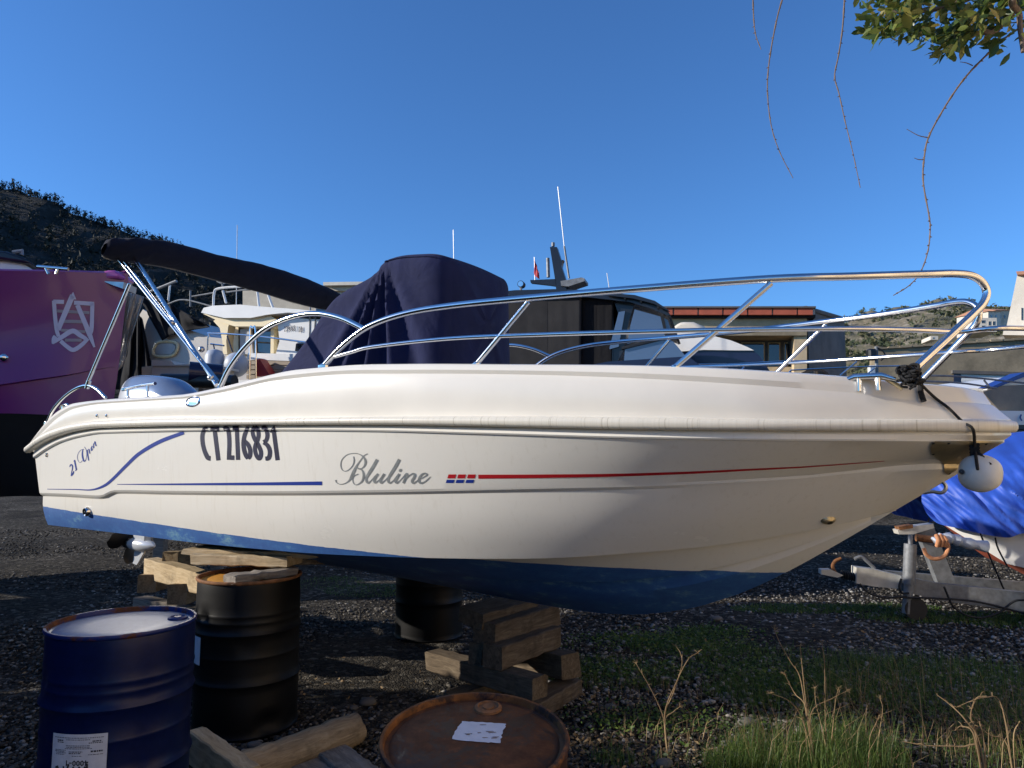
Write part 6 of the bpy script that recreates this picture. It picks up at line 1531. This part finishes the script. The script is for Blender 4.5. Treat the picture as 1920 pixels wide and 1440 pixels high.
twig([(1915, 50), (1880, 75), (1848, 105), (1810, 145), (1775, 195), (1742, 255), (1733, 295), (1731, 340), (1742, 405), (1744, 430), (1740, 470), (1726, 510), (1705, 535), (1675, 554)], .0062, [[(1824, 123), (1812, 118), (1800, 116)], [(1741, 258), (1722, 254), (1700, 242)], [(1732, 299), (1722, 299), (1714, 296)]])
def leaves():
    n = 0; V = []; F = []
    clumps = [(1760, 18, 120, 40, 210), (1690, 40, 60, 22, 75), (1650, 52, 35, 12, 34), (1850, 30, 60, 34, 110), (1800, 65, 45, 22, 60), (1780, 92, 22, 10, 22), (1730, 60, 40, 14, 34), (1880, -20, 90, 40, 150), (1690, -15, 80, 30, 110), (1868, 72, 20, 14, 16), (2000, 0, 120, 80, 200)]
    for cx, cy, rx, ry, k in clumps:
        for _ in range(k):
            x = rng.normal(cx, rx * .55); y = rng.normal(cy, ry * .6)
            if x < 1612 or y > 108 + (x - 1800) * .05 or (x < 1700 and y > 85) : continue
            c = np.array(P(x, y, Yt + rng.normal(0, .12))); L_ = rng.uniform(.055, .105); wd = L_ * rng.uniform(.17, .26)
            d = np.array([rng.normal(-.55, .5), rng.normal(0, .45), rng.normal(-.35, .45)]); d /= np.linalg.norm(d)
            s = np.cross(d, rng.normal(size=3)); s /= np.linalg.norm(s); u = np.cross(s, d)
            i0 = len(V); b = c
            V.extend([b, b + d * L_ * .35 - s * wd + u * L_ * .06, b + d * L_ * .35 + s * wd + u * L_ * .06, b + d * L_ * .72 - s * wd * .75 + u * L_ * .04, b + d * L_ * .72 + s * wd * .75 + u * L_ * .04, b + d * L_ - u * L_ * .06, b + d * L_ * .35, b + d * L_ * .72])
            F.extend([(i0, i0 + 6, i0 + 1), (i0, i0 + 2, i0 + 6), (i0 + 1, i0 + 6, i0 + 7), (i0 + 1, i0 + 7, i0 + 3), (i0 + 6, i0 + 2, i0 + 4), (i0 + 6, i0 + 4, i0 + 7), (i0 + 3, i0 + 7, i0 + 5), (i0 + 7, i0 + 4, i0 + 5)])
    o = big_mesh('crown', np.array(V), np.array(F), M['leaf'], parent=tt, kind='stuff')
leaves()
# ---------------------------------------------------------------- unseen greenery added round the camera to shade the foreground
M['hedge'] = leaf_mat('hedge leaf', [(0, (.02, .035, .010)), (.6, (.04, .06, .018)), (1, (.07, .085, .03))], .15, .6)
def shrub(label, c, r, n=2600, leaf=.11, trunk=None, name='shrub', cat='shrub', group=None, par=None):
    c = Vector(c); t = par or thing(name, label, cat, (c.x, c.y, 0), group)
    d = rng.normal(size=(n, 3)); d /= np.linalg.norm(d, axis=1, keepdims=True)
    k = .80 + .28 * rng.random((n, 1)) + .10 * np.sin(d[:, :1] * 5 + c.x) * np.cos(d[:, 1:2] * 6 + c.y)
    p = np.array(c) + d * k * np.array(r); p[:, 2] = np.maximum(p[:, 2], .03)
    tri = p[:, None] + rng.normal(size=(n, 3, 3)) * leaf
    big_mesh('foliage' if trunk is None else 'crown', tri.reshape(-1, 3), np.arange(n * 3).reshape(-1, 3), M['hedge'], parent=t, kind='stuff')
    m = MB(); m.ball(c, tuple(q * .80 for q in r), 18, 10); m.v = [(x, y, max(z, .02)) for x, y, z in m.v]; m.build('inner_branches', M['hedge'], t, 60)
    if trunk: MB().tube([Vector((c.x, c.y, -.05)), Vector((c.x + .1, c.y, c.z * .6)), c], [.22, .16, .1], 10).build('trunk', M['tree_bark'], t, 50)
    return t
for i, (x, y, h, rx, ry) in enumerate(((-5.4, .0, 2.7, .8, .9), (-5.4, 1.0, 2.75, .8, .9), (-5.3, 1.9, 2.75, .8, .8), (-5.2, 2.75, 2.2, .6, .5), (-5.2, 3.3, 1.9, .55, .5), (-5.1, 3.8, 1.65, .5, .45), (-5.0, 4.2, 1.45, .45, .4), (-8.2, 5.4, 2.05, .8, 1.0), (-8.3, 6.6, 1.95, .8, 1.0))):
    shrub('dense dark green hedge shrub added out of view to shade the foreground', (x, y, h * .5), (rx, ry, h * .52), 1900, .09, group='hedge shrubs added to shade the foreground')

M['plaster_bounce'] = concrete('warm ochre bounce render', (.82, .62, .38), (.74, .55, .33), .5)
for x, y in ((-6.2, -1.6), (-3.0, -3.0)):
    shrub('low hedge shrub added out of view to darken the drums', (x, y, 1.0), (1.9, .9, 1.25), 1500, .13, group='hedge shrubs added to darken the drums')  # unseen shrubs added behind the camera to keep the drums dark
# unseen house added so its sunlit wall bounces warm light onto the bow
t = thing('house', 'cream rendered house added out of view to bounce warm light onto the bow', 'house', (8.5, -2.0, 0))
wa = Vector((3.4, -6.5, 0)); wb_ = Vector((7.9, 4.9, 0)); wd_ = (wb_ - wa).normalized(); wn2 = Vector((-wd_.y, wd_.x, 0))
m = MB(); m.prism([wa, wb_, wb_ + UP * 7.0, wa + UP * 7.0], -wn2 * 6); m.build('wall', M['plaster_bounce'], t, 20)
for k in range(5):
    for z in (1.0, 3.6):
        c = wa + wd_ * (1.6 + k * 2.5) + UP * (z + .65); ax = (wd_, wn2, UP)
        w = MB().box(c + wn2 * .02, (1.0, .08, 1.3), ax).build('window', M['white'], t, 20); MB().box(c + wn2 * .05, (.84, .06, 1.14), ax).build('pane', M['glass'], w, 20)
m = MB(); m.prism([wa - wd_ * .4 + wn2 * .5 + UP * 7.0, wb_ + wd_ * .4 + wn2 * .5 + UP * 7.0, wb_ + wd_ * .4 - wn2 * 6.5 + UP * 7.0, wa - wd_ * .4 - wn2 * 6.5 + UP * 7.0], UP * .2); m.build('roof', M['roof_tile'], t, 20)

# pale concrete road added out of view to bounce light up onto the bow
M['bounce_road'] = concrete('pale concrete road', (.52, .42, .28), (.44, .35, .23), 1.5)
m = MB(); rows = [[(x, y, .018) for x in (-1.5, 1, 3, 5, 7)] for y in (-30, -8, -3, 0, 1.2, 2.0)]
m.grid(rows); m.build('bounce_road', M['bounce_road'], None, 0, loc=(0, 0, .018), kind='structure')
